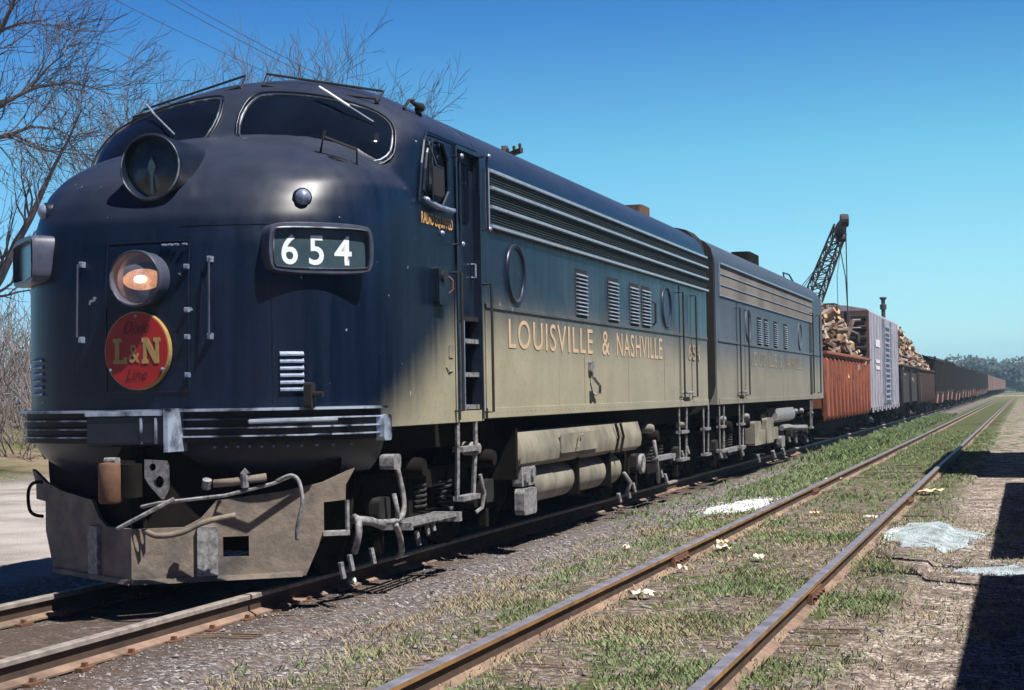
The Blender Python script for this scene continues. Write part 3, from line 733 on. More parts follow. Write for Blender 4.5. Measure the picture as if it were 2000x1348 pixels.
# end cap of the anticlimber on the flank
for s in (-1, 1): MB().bev(*sorted((s*1.49, s*1.56)), .86, 1.02, 1.10, 1.30, .03).build('anticlimber_end', M_['worn_glint'], locoA)

# lower nose skirt under the anticlimber
mb = MB(); ZL = [1.2, 1.12, 1.05, .98, .92, .86]; INS = [0, .02, .05, .10, .16, .24]
for i, z in enumerate(ZL):
    for k, x in enumerate(np.linspace(-1.50, 1.50, 61)):
        X, Y, _ = 0, 0, 0
        f_ = 1-INS[i]/1.52
        yb = 1.22-i*.14
        p, nn = nose_pt(x if abs(x) < 1.5 else 1.5*np.sign(x), 1.25, 0)
        yy = p.y
        if yy+INS[i] > yb: pass
        mb.v.append((p.x*f_, yy*.98+INS[i]+.0, z))
for i in range(len(ZL)-1): mb.f += [(i*61+k, i*61+k+1, (i+1)*61+k+1, (i+1)*61+k) for k in range(60)]
mb.build('lower_nose_skirt', M_['navy'], locoA, True)
rv = MB()
for x in np.linspace(.55, 1.40, 11):
    p, nn = nose_pt(x, 1.25, 0); f_ = 1-.03/1.52
    rv.lathe([(0, .012), (.010, .008), (.013, -.01)], Matrix.Translation((p.x*f_, p.y*.98+.005, 1.085)) @ nn.to_track_quat('Z', 'Y').to_matrix().to_4x4(), 6)
rv.build('skirt_rivets', M_['bright'], locoA)

# pilot: two swept plates with openings (drawn in plate coordinates u outward, z up)
def plate_grid(poly, holes, step=.018):
    us = np.arange(0, 1.75, step); zs = np.arange(.02, 1.02, step); mb = MB(); vid = {}
    def vtx(i, j):
        if (i, j) not in vid: vid[i, j] = len(mb.v); mb.v.append((us[i], zs[j]))
        return vid[i, j]
    for i in range(len(us)-1):
        for j in range(len(zs)-1):
            u, z = us[i]+step/2, zs[j]+step/2
            if inpoly(u, z, poly) and not any(inpoly(u, z, h) for h in holes): mb.f.append((vtx(i, j), vtx(i+1, j), vtx(i+1, j+1), vtx(i, j+1)))
    return mb
PIL = [(0, .10), (1.27, .11), (1.41, .42), (1.41, .65), (1.575, .665), (1.58, .78), (1.65, .90), (1.60, .885), (1.40, .80), (1.10, .74), (.62, .69), (.50, .56), (.38, .50), (.0, .50)]
HOL = [[(.66, .27), (.85, .27), (.85, .42), (.66, .42)]]
import bmesh
def pilot_half(s):
    """swept plate as true polygon: triangulated outline with hole, thickened"""
    from mathutils.geometry import delaunay_2d_cdt
    pts = [Vector(p) for p in PIL]+[Vector(p) for p in HOL[0]]
    n = len(PIL); ed = [(i, (i+1) % n) for i in range(n)]+[(n+i, n+(i+1) % 4) for i in range(4)]
    vo, eo, fo, *_ = delaunay_2d_cdt(pts, ed, [], 0, 1e-5)
    th = math.atan2(.62, 1.0); A = V(0, -.22, 0)
    mb = MB(); keep = []
    for f in fo:
        c = sum((vo[i] for i in f), Vector((0, 0)))/len(f)
        if inpoly(c.x, c.y, PIL) and not inpoly(c.x, c.y, HOL[0]): keep.append(tuple(f))
    def P(u, z, d): return V(s*(u*math.cos(th)+d*math.sin(th)*-1), A.y+u*math.sin(th)+d*math.cos(th), z)
    m = len(vo)
    mb.v = [tuple(P(v.x, v.y, 0)) for v in vo]+[tuple(P(v.x, v.y, .03)) for v in vo]
    mb.f = keep+[tuple(m+i for i in f[::-1]) for f in keep]
    cnt = {}
    for f in keep:
        for i in range(len(f)):
            a, b = f[i], f[(i+1) % len(f)]; k = (min(a, b), max(a, b)); cnt[k] = cnt.get(k, 0)+1
    mb.f += [(a, b, m+b, m+a) for (a, b), c in cnt.items() if c == 1]
    return mb, P
PW = None
pw = empty('tmp_root', (0, 0, 0), None, None); bpy.data.objects.remove(pw)
mb, PR = pilot_half(1); pl1 = mb.build('pilot_plate', M_['pilot'], locoA)
_h = HOL[0]; HOL[0] = [(.9, .2), (.901, .2), (.901, .201), (.9, .201)]
mb, PL = pilot_half(-1); mb.build('pilot_plate', M_['pilot'], locoA)
for P in (PR, PL):
    q = MB(); OUT = [(0, .42), (1.40, .42), (1.50, .60), (1.555, .86), (1.575, 1.12), (.9, 1.12), (0, 1.12)]
    n_ = len(OUT); q.v = [tuple(P(u, z, d)) for d in (.10, .13) for u, z in OUT]; q.f = [tuple(range(n_)), tuple(range(n_, 2*n_))]+[(i, (i+1) % n_, n_+(i+1) % n_, n_+i) for i in range(n_)]
    q.build('pilot_shade_plate', M_['soot'], locoA)  # black plate added to stand for the shadow above the pilot
# ribs and bottom flange of the pilot
for P in (PR, PL):
    q = MB(); q.add([P(.0, .095, -.03), P(1.24, .105, -.03), P(1.24, .105, .10), P(.0, .095, .10), P(0, .13, -.02), P(1.25, .14, -.02), P(1.25, .14, .10), P(0, .13, .10)], [(0, 1, 2, 3), (4, 5, 6, 7), (0, 1, 5, 4), (1, 2, 6, 5), (3, 2, 6, 7), (0, 3, 7, 4)])
    q.build('pilot_bottom_flange', M_['pilot'], locoA)
    q = MB(); q.add([P(.47, .14, -.035), P(.62, .14, -.035), P(.62, .50, -.035), P(.47, .50, -.035), P(.47, .14, 0), P(.62, .14, 0), P(.62, .50, 0), P(.47, .50, 0)], [(0, 1, 2, 3), (0, 1, 5, 4), (1, 2, 6, 5), (2, 3, 7, 6), (0, 3, 7, 4)])
    q.build('pilot_rib', M_['frame_grey'], locoA)
    # corner step beside the plate
    if P is PL: continue
    q = MB()
    for a, b in ((P(1.42, .42, .02), P(1.59, .42, .02)), (P(1.59, .42, .02), P(1.59, .66, .02))):
        q.tube([a, b], .018, 6)
    q.add([P(1.40, .40, -.04), P(1.60, .40, -.04), P(1.60, .40, .12), P(1.40, .40, .12), P(1.40, .43, -.04), P(1.60, .43, -.04), P(1.60, .43, .12), P(1.40, .43, .12)], [(0, 1, 2, 3), (4, 5, 6, 7), (0, 1, 5, 4), (1, 2, 6, 5), (3, 2, 6, 7), (0, 3, 7, 4)])
    q.build('corner_step', M_['frame_grey'], locoA)
# coupler
cp = MB(); Mc = Matrix.Translation((-.06, 0, .88))
cp.tube([V(-.06, .3, .86), V(-.06, -.25, .86)], [.09, .10], 10); cp.bev(-.20, .04, -.34, -.18, .74, 1.0, .05, 'z')
cp.bev(.00, .14, -.42, -.26, .74, .98, .05, 'z'); cp.build('coupler', M_['soot'], locoA, True, 40)
ck = MB(); ck.lathe([(.0, .30), (.075, .29), (.085, .27), (.085, .02), (.07, 0), (0, 0)], Matrix.Translation((-.05, -.42, .70)), 18); ck.build('coupler_knuckle', M_['rust'], locoA, True, 40)
ck = MB(); ck.bev(-.09, .0, -.44, -.36, .985, 1.03, .02); ck.build('knuckle_pin', M_['frame_grey'], locoA)
# holed lifting bracket beside the coupler
br = MB(); from mathutils.geometry import delaunay_2d_cdt
OB = [(.16, 1.01), (.33, 1.0), (.345, .96), (.345, .80), (.30, .72), (.20, .82), (.16, .88)]
hs_ = [[(.22+.035*math.cos(t), .955+.03*math.sin(t)) for t in np.linspace(0, 2*math.pi, 9)[:-1]], [(.275+.042*math.cos(t), .85+.045*math.sin(t)) for t in np.linspace(0, 2*math.pi, 11)[:-1]]]
pts = [Vector(p) for p in OB]+[Vector(p) for h in hs_ for p in h]; ed = [(i, (i+1) % len(OB)) for i in range(len(OB))]; k0 = len(OB)
for h in hs_: ed += [(k0+i, k0+(i+1) % len(h)) for i in range(len(h))]; k0 += len(h)
vo, eo, fo, *_ = delaunay_2d_cdt(pts, ed, [], 0, 1e-6); m0 = len(vo)
br.v = [(v.x, -.30, v.y) for v in vo]+[(v.x, -.27, v.y) for v in vo]
for f in fo:
    c = sum((vo[i] for i in f), Vector((0, 0)))/len(f)
    if inpoly(c.x, c.y, OB) and not any(inpoly(c.x, c.y, h) for h in hs_): br.f += [tuple(f), tuple(m0+i for i in f[::-1])]
br.build('lifting_bracket', M_['frame_grey'], locoA)
# cut lever and air hoses
MB().tube([V(.15, -.33, .67), V(.30, -.36, .70), V(.75, -.20, .745), V(1.05, -.05, .82), V(1.16, .02, .87)], .014, 6).build('cut_lever', M_['frame_grey'], locoA)
MB().tube([V(.20, -.36, .50), V(.32, -.40, .47), V(.48, -.36, .49), V(.62, -.26, .56), V(.80, -.14, .60)], .022, 7).build('air_hose', M_['pilot'], locoA, True)
MB().tube([V(.02, -.45, .52), V(.22, -.42, .62), V(.42, -.34, .73)], .016, 6).build('air_pipe', M_['frame_grey'], locoA)
MB().tube([V(.66, -.20, .83), V(.80, -.16, .84), V(1.02, -.08, .87)], .030, 7).build('angle_cock', M_['pilot'], locoA, True)
MB().tube([V(.60, -.20, .80), V(.62, -.22, .86)], .035, 8).build('angle_cock_tee', M_['frame_grey'], locoA)
MB().tube([V(.88, -.14, .80), V(.88, -.15, .90), V(.90, -.14, .92)], .03, 8).build('valve', M_['frame_grey'], locoA)
MB().tube([V(1.10, -.08, .84), V(1.20, -.06, .88), V(1.27, -.07, .84), V(1.30, -.08, .70), V(1.28, -.08, .60), V(1.25, -.07, .50), V(1.24, -.05, .42)], .015, 7).build('air_hose', M_['frame_grey'], locoA, True)
MB().tube([V(-1.24, .55, .80), V(-1.31, .55, .80), V(-1.36, .55, .76), V(-1.375, .55, .68), V(-1.36, .55, .58), V(-1.31, .55, .54), V(-1.24, .55, .53)], .014, 7).build('air_hose', M_['soot'], locoA, True)

# roof hardware: horn and lift rings
hn = MB(); hn.tube([V(1.30, 2.06, 3.86), V(1.33, 2.12, 3.94), V(1.34, 2.2, 3.95)], .014, 6); hn.tube([V(1.34, 2.14, 3.93), V(1.345, 2.24, 3.92), V(1.35, 2.34, 3.91)], [.015, .022, .042], 10)
hn.tube([V(1.33, 2.3, 3.90), V(1.33, 2.36, 3.84)], .025, 8); hn.build('air_horn', M_['black'], locoA)

# ---- flank furniture shared by both units -------------------------------------------------
def porthole(y, z, root, m):
    o = MB().lathe([(.25, .0), (.262, .022), (.285, .026), (.298, .0)], Matrix.Translation((1.52, y, z)) @ Matrix.Rotation(math.pi/2, 4, 'Y'), 36).build('porthole', m, root, True)
    MB().prism(disc(.25, .25, 32), .006, Matrix.Translation((1.518, y, z)) @ SIDE).build('porthole_blank', m, o)
def louvre(y, z0, z1, w_, n_, root, m, bm):
    mb = MB(); st = (z1-z0)/n_
    for k in range(n_):
        z = z0+k*st
        mb.add([V(1.519, y-w_/2, z+st*.62), V(1.519, y+w_/2, z+st*.62), V(1.552, y+w_/2, z+st*.12), V(1.552, y-w_/2, z+st*.12), V(1.552, y+w_/2, z), V(1.552, y-w_/2, z), V(1.519, y+w_/2, z), V(1.519, y-w_/2, z)],
               [(0, 1, 2, 3), (3, 2, 4, 5), (5, 4, 6, 7), (0, 3, 5, 7), (1, 6, 4, 2)])
    o = mb.build('side_vent', m, root)
    MB().box(1.5205, 1.5225, y-w_/2-.03, y+w_/2+.03, z0-.03, z1+.03).build('vent_backing', bm, o)
def grille(y0, y1, root, mesh_m, strip_m, slats=True, dp=1.572, hh=.03):
    z0, z1 = 2.985, 3.50
    gb = MB(); gb.box(1.521, 1.527, y0, y1, z0, z1); g = gb.build('side_grille', M_['black'] if slats else mesh_m, root)
    if slats:
        sm = MB()
        z = z0+.045
        while z < z1-.02:
            sm.box(1.529, 1.539, y0+.01, y1-.01, z, z+.008); z += .0245
        for y in np.arange(y0+.3, y1, .42): sm.box(1.5275, 1.532, y, y+.012, z0+.02, z1-.02)
        sm.build('grille_slats', mesh_m, g)
    sb = MB()
    for i, z in enumerate((2.985, 3.165, 3.345)): sb.bev(1.528, dp, y0-.0, y1, z, z+hh, .005, 'y')
    sb.build('grille_strip', strip_m, g)
    sb = MB(); sb.bev(1.522, 1.560, y0-.0, y1, 3.502, 3.535, .006, 'y'); sb.build('grille_top_rail', strip_m, g)
    MB().box(1.521, 1.545, y0-.05, y0-.005, 2.98, 3.54).build('grille_end_post', strip_m, g)
    return g
def flank(root, y0, y1, seams, m, riv=True):
    sb = MB(); sb.bev(1.519, 1.535, y0, y1, 2.235, 2.275, .006, 'y'); sb.build('belt_moulding', m, root)
    sb = MB(); sb.bev(1.519, 1.534, y0, y1, 1.218, 1.315, .006, 'y')
    for y in np.arange(y0+.1, y1, .16): sb.lathe([(0, .006), (.008, .004), (.01, 0)], Matrix.Translation((1.534, y, 1.275)) @ Matrix.Rotation(math.pi/2, 4, 'Y'), 5)
    sb.build('sill_flange', m, root)
    for y in seams: MB().box(1.5195, 1.5225, y-.008, y+.008, 1.315, 2.235).build('panel_seam', M_['khaki_dirty'], root)
def rear_door(root, y0, y1, m, stencil=None):
    d = MB(); d.box(1.5195, 1.5255, y0, y1, 1.33, 2.95); o = d.build('side_door', m, root)
    e = MB()
    for y in (y0-.012, y1-.003): e.box(1.5185, 1.5275, y, y+.015, 1.32, 2.96)
    e.build('door_edge', M_['black'], o)
    for y in (y0-.10, y1+.05):
        MB().tube([V(1.52, y, 2.86), V(1.60, y, 2.86), V(1.60, y, 1.36), V(1.52, y, 1.36)], .014, 6).build('hand_rail', M_['black'], root)
    MB().tube([V(1.53, y0+.1, 1.42), V(1.58, y0+.1, 1.42), V(1.58, y1-.2, 1.42), V(1.53, y1-.2, 1.42)], .02, 6).build('door_step', M_['frame_grey'], root)
def stirrup(root, y, w_, z1=.45):
    ld = MB()
    for k in (-1, 1): ld.tube([V(1.50, y+k*w_/2, 1.22), V(1.50, y+k*w_/2, 1.06), V(1.49, y+k*w_*.42, z1)], .018, 6)
    for z in (z1+.01, (1.1+z1)/2+.08): ld.box(1.45, 1.54, y-w_/2, y+w_/2, z-.02, z+.02)
    ld.build('hanging_ladder', M_['frame_grey'], root)

grille(3.62, 14.55, locoA, pm('grille_slat_steel', (.035, .052, .055), (.02, .03, .035), .6, scale=5), M_['silver'])
porthole(4.47, 2.61, locoA, M_['paint']); porthole(11.55, 2.61, locoA, M_['paint'])
for y, w_ in ((6.96, .44), (8.45, .46), (9.57, .44), (10.25, .44)): louvre(y, 2.31, 2.79, w_, 11, locoA, M_['silver'], M_['black'])
flank(locoA, 3.50, 14.55, (5.99, 7.05, 9.2, 11.35), M_['paint'])
rear_door(locoA, 12.45, 13.25, M_['paint']); stirrup(locoA, 12.65, .55); stirrup(locoA, 14.45, .42)
Mt = Matrix.Translation((1.5235, 0, 0)) @ SIDE
text('railroad_name', 'LOUISVILLE', M_['gold'], Mt @ Matrix.Translation((4.20, 1.88, 0)), 3.22, .285, .002, locoA, .006, 0, 1.16)
text('railroad_name', '&', M_['gold'], Mt @ Matrix.Translation((7.86, 1.88, 0)), .36, .285, .002, locoA, .006)
text('railroad_name', 'NASHVILLE', M_['gold'], Mt @ Matrix.Translation((8.58, 1.88, 0)), 2.62, .285, .002, locoA, .006, 0, 1.16)
text('flank_number', '654', M_['goldf'], Mt @ Matrix.Translation((12.98, 1.90, .006)), .95, .24, .003, locoA, .02, 0, 1.1)
lt = MB(); lt.tube([V(1.53, 7.28, 1.78), V(1.56, 7.28, 1.62), V(1.60, 7.42, 1.52), V(1.58, 7.50, 1.44), V(1.54, 7.35, 1.42)], .018, 6); lt.bev(1.52, 1.56, 7.20, 7.34, 1.68, 1.80, .02); lt.build('fuel_filler_catch', M_['frame_grey'], locoA)
MB().box(1.521, 1.530, 7.24, 7.34, 1.33, 1.46).build('filler_shadow_slot', M_['black'], locoA)
MB().tube([V(1.53, 10.62, 2.33), V(1.57, 10.62, 2.36), V(1.57, 10.62, 2.62), V(1.53, 10.62, 2.64)], .014, 6).build('grab_iron', M_['black'], locoA)

# roof seams, fan housings
def roof_bits(root, fans, y0, y1):
    rb = MB()
    for y in np.arange(y0, y1, .085):
        rb.tube([V(.72, y, 4.150), V(.74, y, 4.165), V(.76, y, 4.14)], .006, 4, False)
    for y in fans:
        f = MB(); f.lathe([(.62, 0), (.62, .20), (.56, .245), (.2, .26), (0, .26)], Matrix.Translation((0, y, 4.22)), 28); f.build('roof_fan_housing', M_['navy'], root, True, 40)
    body = [o for o in root.children if o.name.startswith('car_body')][0]
    o = rb.build('seam_rivets', M_['navy'], body); o['kind'] = 'stuff'
roof_bits(locoA, (), 4.0, 14.5)
MB().bev(.5, .85, 13.1, 13.7, 4.02, 4.24, .05, 'z').build('exhaust_stack', M_['rust'], locoA)

# ---- underframe --------------------------------------------------------------------------
def truck_blomberg(root, yc):
    t = MB()
    for s in (-1, 1):
        t.bev(*sorted((s*1.0, s*1.14)), yc-1.95, yc+1.95, .62, .80, .03)
        for dy in (-1.37, 1.37):
            t.bev(*sorted((s*1.02, s*1.18)), yc+dy-.22, yc+dy+.22, .36, .76, .04)
        t.bev(*sorted((s*1.04, s*1.20)), yc-.55, yc+.55, .30, .42, .03)
        for dy in (-.5, .5): t.bev(*sorted((s*1.04, s*1.16)), yc+dy-.05, yc+dy+.05, .30, .74, .02)
    t.box(-1.0, 1.0, yc-.35, yc+.35, .45, .80)
    o = t.build('truck_frame', M_['soot'], root)
    for s in (-1, 1):
        for dy in (-1.37, 1.37):
            MB().lathe([(.0, .07), (.15, .06), (.36, .03), (.42, .07), (.508, .07), (.51, 0), (.53, -.01), (.53, -.05), (0, -.05)], Matrix.Translation((s*.76, yc+dy, .51)) @ Matrix.Rotation(s*math.pi/2, 4, 'Y'), 36).build('wheel', M_['soot'], o, True, 40)
            jb = MB(); jb.bev(*sorted((s*1.16, s*1.27)), yc+dy-.12, yc+dy+.12, .40, .62, .04); jb.build('journal_box', M_['black'], o)
        sp = MB()
        for k in range(5): sp.tube([V(s*1.17+.07*math.cos(a), yc-.33+.07*math.sin(a)+0, .44+k*.045+a*.007) for a in np.linspace(0, 6.28, 9)], .012, 5, False)
        sp.build('truck_spring', M_['spring'], o); sp = MB()
        for k in range(5): sp.tube([V(s*1.17+.07*math.cos(a), yc+.33+.07*math.sin(a)+0, .44+k*.045+a*.007) for a in np.linspace(0, 6.28, 9)], .012, 5, False)
        sp.build('truck_spring', M_['spring'], o)
        for k in (-1, 1):
            cyl = MB(); cyl.lathe([(0, .28), (.07, .28), (.085, .24), (.085, 0), (0, 0)], Matrix.Translation((s*1.18, yc+k*.95, .84)) @ Matrix.Rotation(s*math.pi/2, 4, 'Y'), 14); cyl.build('brake_cylinder', M_['soot'], o, True, 40)
        for k in (-1, 1):
            MB().tube([V(s*1.22, yc+k*1.90, .95), V(s*1.24, yc+k*2.0, .60), V(s*1.22, yc+k*2.0, .42), V(s*1.1, yc+k*1.95, .14)], .020, 6).build('sand_pipe', M_['soot'], o, True)
            MB().bev(*sorted((s*1.16, s*1.24)), yc+k*1.37-.04, yc+k*1.37+.04, .16, .34, .02).build('brake_hanger', M_['soot'], o)
    return o
def underframe(root, y0, y1):
    q = MB(); q.box(-1.25, 1.25, y0, y1, .98, 1.20); q.box(-.66, .66, y0-.2, y1, .28, .979); q.build('underframe', M_['soot'], root)
underframe(locoA, .75, 14.4)
truck_blomberg(locoA, 2.95); truck_blomberg(locoA, 12.1)
# visible rigging in front of the leading truck: pipes, step board, caps
q = MB(); q.bev(1.38, 1.50, 1.20, 1.36, .86, .98, .03); q.build('lubricator_box', M_['frame_grey'], locoA)
MB().tube([V(1.40, 1.52, .88), V(1.44, 1.56, .60), V(1.44, 1.48, .46), V(1.36, 1.30, .44), V(1.30, 1.02, .48)], .024, 8).build('sand_hose', M_['frame_grey'], locoA, True)
MB().tube([V(1.42, 1.42, .42), V(1.42, 1.52, .30), V(1.40, 1.60, .20), V(1.36, 1.66, .14)], .026, 8).build('sand_hose', M_['frame_grey'], locoA, True)
MB().tube([V(1.42, 1.40, .66), V(1.44, 1.42, .52), V(1.42, 1.46, .42)], .020, 8).build('sand_hose', M_['frame_grey'], locoA, True)
MB().tube([V(1.34, .78, .52), V(1.40, .70, .50), V(1.42, .66, .40), V(1.36, .72, .26)], .028, 8).build('brake_pipe', M_['frame_grey'], locoA, True)
MB().tube([V(1.32, .80, .50), V(1.38, 1.02, .47), V(1.40, 1.20, .42)], .034, 8).build('brake_pipe', M_['frame_grey'], locoA, True)
q = MB()
for k in range(4): q.box(1.26+k*.07, 1.285+k*.07, 1.55, 2.75, .385, .415)
q.box(1.26, 1.52, 2.68, 2.76, .34, .42); q.box(1.26, 1.52, 1.52, 1.56, .36, .42)
q.build('brake_rigging_board', M_['frame_grey'], locoA)
for y, z in ((2.05, .24), (2.28, .30), (2.42, .33), (2.92, .38), (.62, .18), (1.05, .19), (.45, .14)):
    MB().tube([V(1.36, y, z+.07), V(1.38, y+.01, z-.05)], .022, 6).build('brake_shoe_pin', M_['frame_grey'], locoA)
for y, r_ in ((3.36, .062), (10.72, .062), (12.95, .045)):
    c = MB().lathe([(0, .10), (r_*.7, .095), (r_, .06), (r_, -.06)], Matrix.Translation((1.40, y, .95)) @ Matrix.Rotation(math.pi/2, 4, 'Y'), 16).build('brake_cylinder_cap', M_['khaki'], locoA, True, 50)
# fuel tank with curved skirt, reservoirs, boxes
def shell_tank(root, y0, y1, z0, z1, x, m, name, slope=.10):
    mb = MB(); P = [(x-.45, z0-.02), (x-.10, z0), (x-.02, z0+.05), (x, z0+.13), (x-.005, (z0+z1)/2+.03), (x-.05, z1-.01), (x-.10, z1), (x-.5, z1)]; m_n = len(P)
    Ys = [y0, y0+.03, y1-.03, y1]
    for k, y in enumerate(Ys):
        ins = .04 if k in (0, 3) else 0; mb.v += [(a-ins, y+(P[0][1]-b)*slope*(-1 if k > 1 else -1), b) for a, b in P]
    for k in range(3): mb.f += [(k*m_n+i, k*m_n+(i+1) % m_n, (k+1)*m_n+(i+1) % m_n, (k+1)*m_n+i) for i in range(m_n)]
    mb.f += [tuple(range(m_n)), tuple(3*m_n+i for i in range(m_n))]
    return mb.build(name, m, root, True, 35)
ft = shell_tank(locoA, 4.62, 10.0, .70, 1.07, 1.50, M_['khaki'], 'fuel_tank', -.06)
MB().box(.9, 1.47, 4.55, 4.61, .60, 1.12).build('tank_end_shade', M_['soot'], locoA)  # dark plate added in front of the tank end as its shade
MB().box(.9, 1.40, 5.36, 5.42, .26, .72).build('reservoir_end_shade', M_['soot'], locoA)  # dark plate added as shade over the reservoir's front end
MB().bev(1.500, 1.512, 6.05, 7.6, .80, 1.01, .02).build('fuel_filler_panel', M_['khaki'], ft)
MB().tube([V(1.505, 6.62, .84), V(1.54, 6.62, .84), V(1.54, 6.70, .97), V(1.54, 6.86, .98)], .010, 5).build('filler_handle', M_['khaki_dirty'], ft)
for y in (8.55, 8.8): MB().tube([V(1.50, y, 1.06), V(1.525, y+.05, .9), V(1.50, y, .72)], .018, 6).build('tank_strap', M_['soot'], ft)
for a, b in ((5.45, 6.95), (7.10, 8.40), (8.62, 9.2)):
    mb = MB(); mb.lathe([(0, 0), (.16, .01), (.20, .05), (.20, b-a-.05), (.16, b-a-.01), (0, b-a)], Matrix.Translation((1.22, b, .50)) @ Matrix.Rotation(math.pi/2, 4, 'X'), 24)
    mb.build('air_reservoir', M_['khaki'] if b < 9 else M_['khaki_dirty'], locoA, True, 40)
for y in (7.02, 8.5): MB().bev(1.1, 1.44, y-.03, y+.03, .28, .74, .04).build('reservoir_strap', M_['soot'], locoA)
MB().box(.2, 1.05, 4.6, 9.9, .30, .70).build('tank_core', M_['soot'], locoA)
q = MB(); q.bev(1.36, 1.46, 4.76, 5.22, .52, .76, .03); q.bev(1.46, 1.49, 4.82, 4.98, .56, .66, .02); q.bev(1.46, 1.49, 5.04, 5.16, .60, .70, .02); q.build('control_valve_box', M_['frame_grey'], locoA)
MB().bev(1.40, 1.50, 4.70, 5.14, .24, .50, .05).build('battery_drain_box', M_['frame_grey'], locoA)
# rear truck details
for (y, r_) in ((9.75, .10),):
    MB().lathe([(.06, 0), (r_, .02), (r_+.03, .03), (r_+.03, -.02)], Matrix.Translation((1.40, 10.35, .50)) @ Matrix.Rotation(math.pi/2, 4, 'Y'), 16).build('hand_brake_wheel', M_['frame_grey'], locoA, True)
MB().tube([V(1.40, 9.35, .42), V(1.43, 9.55, .30), V(1.40, 9.5, .16)], .030, 7).build('brake_pipe', M_['frame_grey'], locoA, True)
MB().tube([V(1.42, 11.05, .78), V(1.43, 11.15, .50), V(1.42, 11.30, .20)], .026, 7).build('sand_hose', M_['frame_grey'], locoA, True)
MB().bev(1.36, 1.46, 11.1, 12.3, .50, .56, .02).build('brake_rigging_bar', M_['frame_grey'], locoA)
for y, z in ((9.2, .12), (9.7, .14), (10.0, .2), (11.7, .3), (12.0, .22), (12.5, .5), (13.2, .5), (13.6, .55)):
    MB().tube([V(1.36, y, z+.06), V(1.38, y+.03, z-.05)], .028, 6).build('brake_shoe_pin', M_['frame_grey'], locoA)
# end diaphragm, widened as a black sheet standing for the shade between units
MB().bev(-1.36, 1.36, 14.63, 15.0, 1.05, 4.02, .3, 'y').build('end_diaphragm', M_['black'], locoA)

# ================================================================== BOOSTER UNIT
B0 = 15.38
locoB = empty('booster_locomotive', (0, B0, 0), 'second grey blue locomotive unit without a cab, coupled behind the leading one', 'locomotive')
# local frame: y from 0 to 14.6
carbody(0, 14.6, locoB, M_['paintB'])
wire = pm('dusty_wire_mesh', (.22, .20, .19), (.13, .115, .11), .8, scale=.9, bs=.5)
grille(.35, 12.6, locoB, wire, M_['bright'], False, 1.540, .018)
sb = MB()
flank(locoB, .15, 14.0, (5.2, 7.6, 9.2), M_['paintB'])
rear_door(locoB, 2.0, 2.75, M_['paintB'])
porthole(3.2, 2.61, locoB, M_['paintB']); porthole(10.3, 2.61, locoB, M_['paintB'])
for y, w_ in ((4.5, .42), (5.35, .42), (6.6, .42), (8.0, .42)): louvre(y, 2.31, 2.77, w_, 11, locoB, M_['silver'], M_['soot'])
Mt = Matrix.Translation((1.5235, 0, 0)) @ SIDE
text('railroad_name', 'LOUISVILLE', M_['goldf'], Mt @ Matrix.Translation((3.5, 1.88, 0)), 3.2, .27, .002, locoB, .0, 0, 1.1)
text('railroad_name', '&', M_['goldf'], Mt @ Matrix.Translation((7.1, 1.88, 0)), .36, .27, .002, locoB, .02)
text('railroad_name', 'NASHVILLE', M_['goldf'], Mt @ Matrix.Translation((7.9, 1.88, 0)), 2.6, .27, .002, locoB, .0, 0, 1.1)
for y in (.45, 2.4): stirrup(locoB, y, .42)
for y in (12.1, 13.4):
    MB().tube([V(1.52, y, 3.2), V(1.60, y, 3.2), V(1.60, y, 1.36), V(1.52, y, 1.36)], .018, 6).build('hand_rail', M_['black'], locoB)
stirrup(locoB, 12.2, .30, .55)
MB().box(1.5195, 1.5240, 12.0, 12.45, 1.33, 3.45).build('rear_corner_recess', M_['black'], locoB)
underframe(locoB, .3, 14.3)
truck_blomberg(locoB, 2.6); truck_blomberg(locoB, 11.9)
shell_tank(locoB, 7.0, 9.5, .78, 1.08, 1.50, M_['frame_grey'], 'water_tank', .1)
q = MB(); q.bev(1.30, 1.48, 4.0, 4.75, .42, .86, .04); q.bev(1.30, 1.46, 4.75, 5.6, .42, .68, .04); q.bev(1.30, 1.49, 5.4, 6.3, .42, .90, .04); q.bev(1.30, 1.44, 6.4, 7.3, .46, .70, .06)
q.build('battery_box', M_['khaki'], locoB)
MB().bev(1.30, 1.40, 5.3, 5.9, .80, 1.05, .05).build('vent_pipe', M_['soot'], locoB)
MB().bev(1.40, 1.50, 7.3, 7.8, .28, .50, .05).build('drain_box', M_['frame_grey'], locoB)
MB().box(.2, 1.28, 3.6, 9.5, .35, .98).build('tank_core', M_['soot'], locoB)
MB().tube([V(1.44, 7.7, .66), V(1.46, 8.6, .66), V(1.44, 9.6, .62), V(1.46, 10.6, .60), V(1.44, 11.6, .58)], .06, 7).build('brake_rigging', M_['frame_grey'], locoB)
for y, z in ((.9, .4), (1.3, .38), (3.1, .35), (8.3, .5), (9.2, .4), (10.3, .35), (12.2, .3), (5, .15), (7, .15), (8.4, .15)):
    MB().tube([V(1.36, y, z+.07), V(1.39, y+.05, z-.07)], .04, 6).build('brake_shoe_pin', M_['frame_grey'], locoB)
MB().bev(1.36, 1.46, 1.2, 3.0, .40, .47, .02).build('brake_rigging_bar', M_['frame_grey'], locoB)
for y, r_ in ((.9, .055), (3.3, .06), (9.9, .06), (10.9, .06)):
    MB().lathe([(0, .10), (r_*.7, .095), (r_, .06), (r_, -.06)], Matrix.Translation((1.40, y, .97)) @ Matrix.Rotation(math.pi/2, 4, 'Y'), 14).build('brake_cylinder_cap', M_['frame_grey'], locoB, True, 50)
MB().bev(.35, .75, 8.4, 9.8, 4.1, 4.38, .1, 'z').build('exhaust_hatch', M_['soot'], locoB)
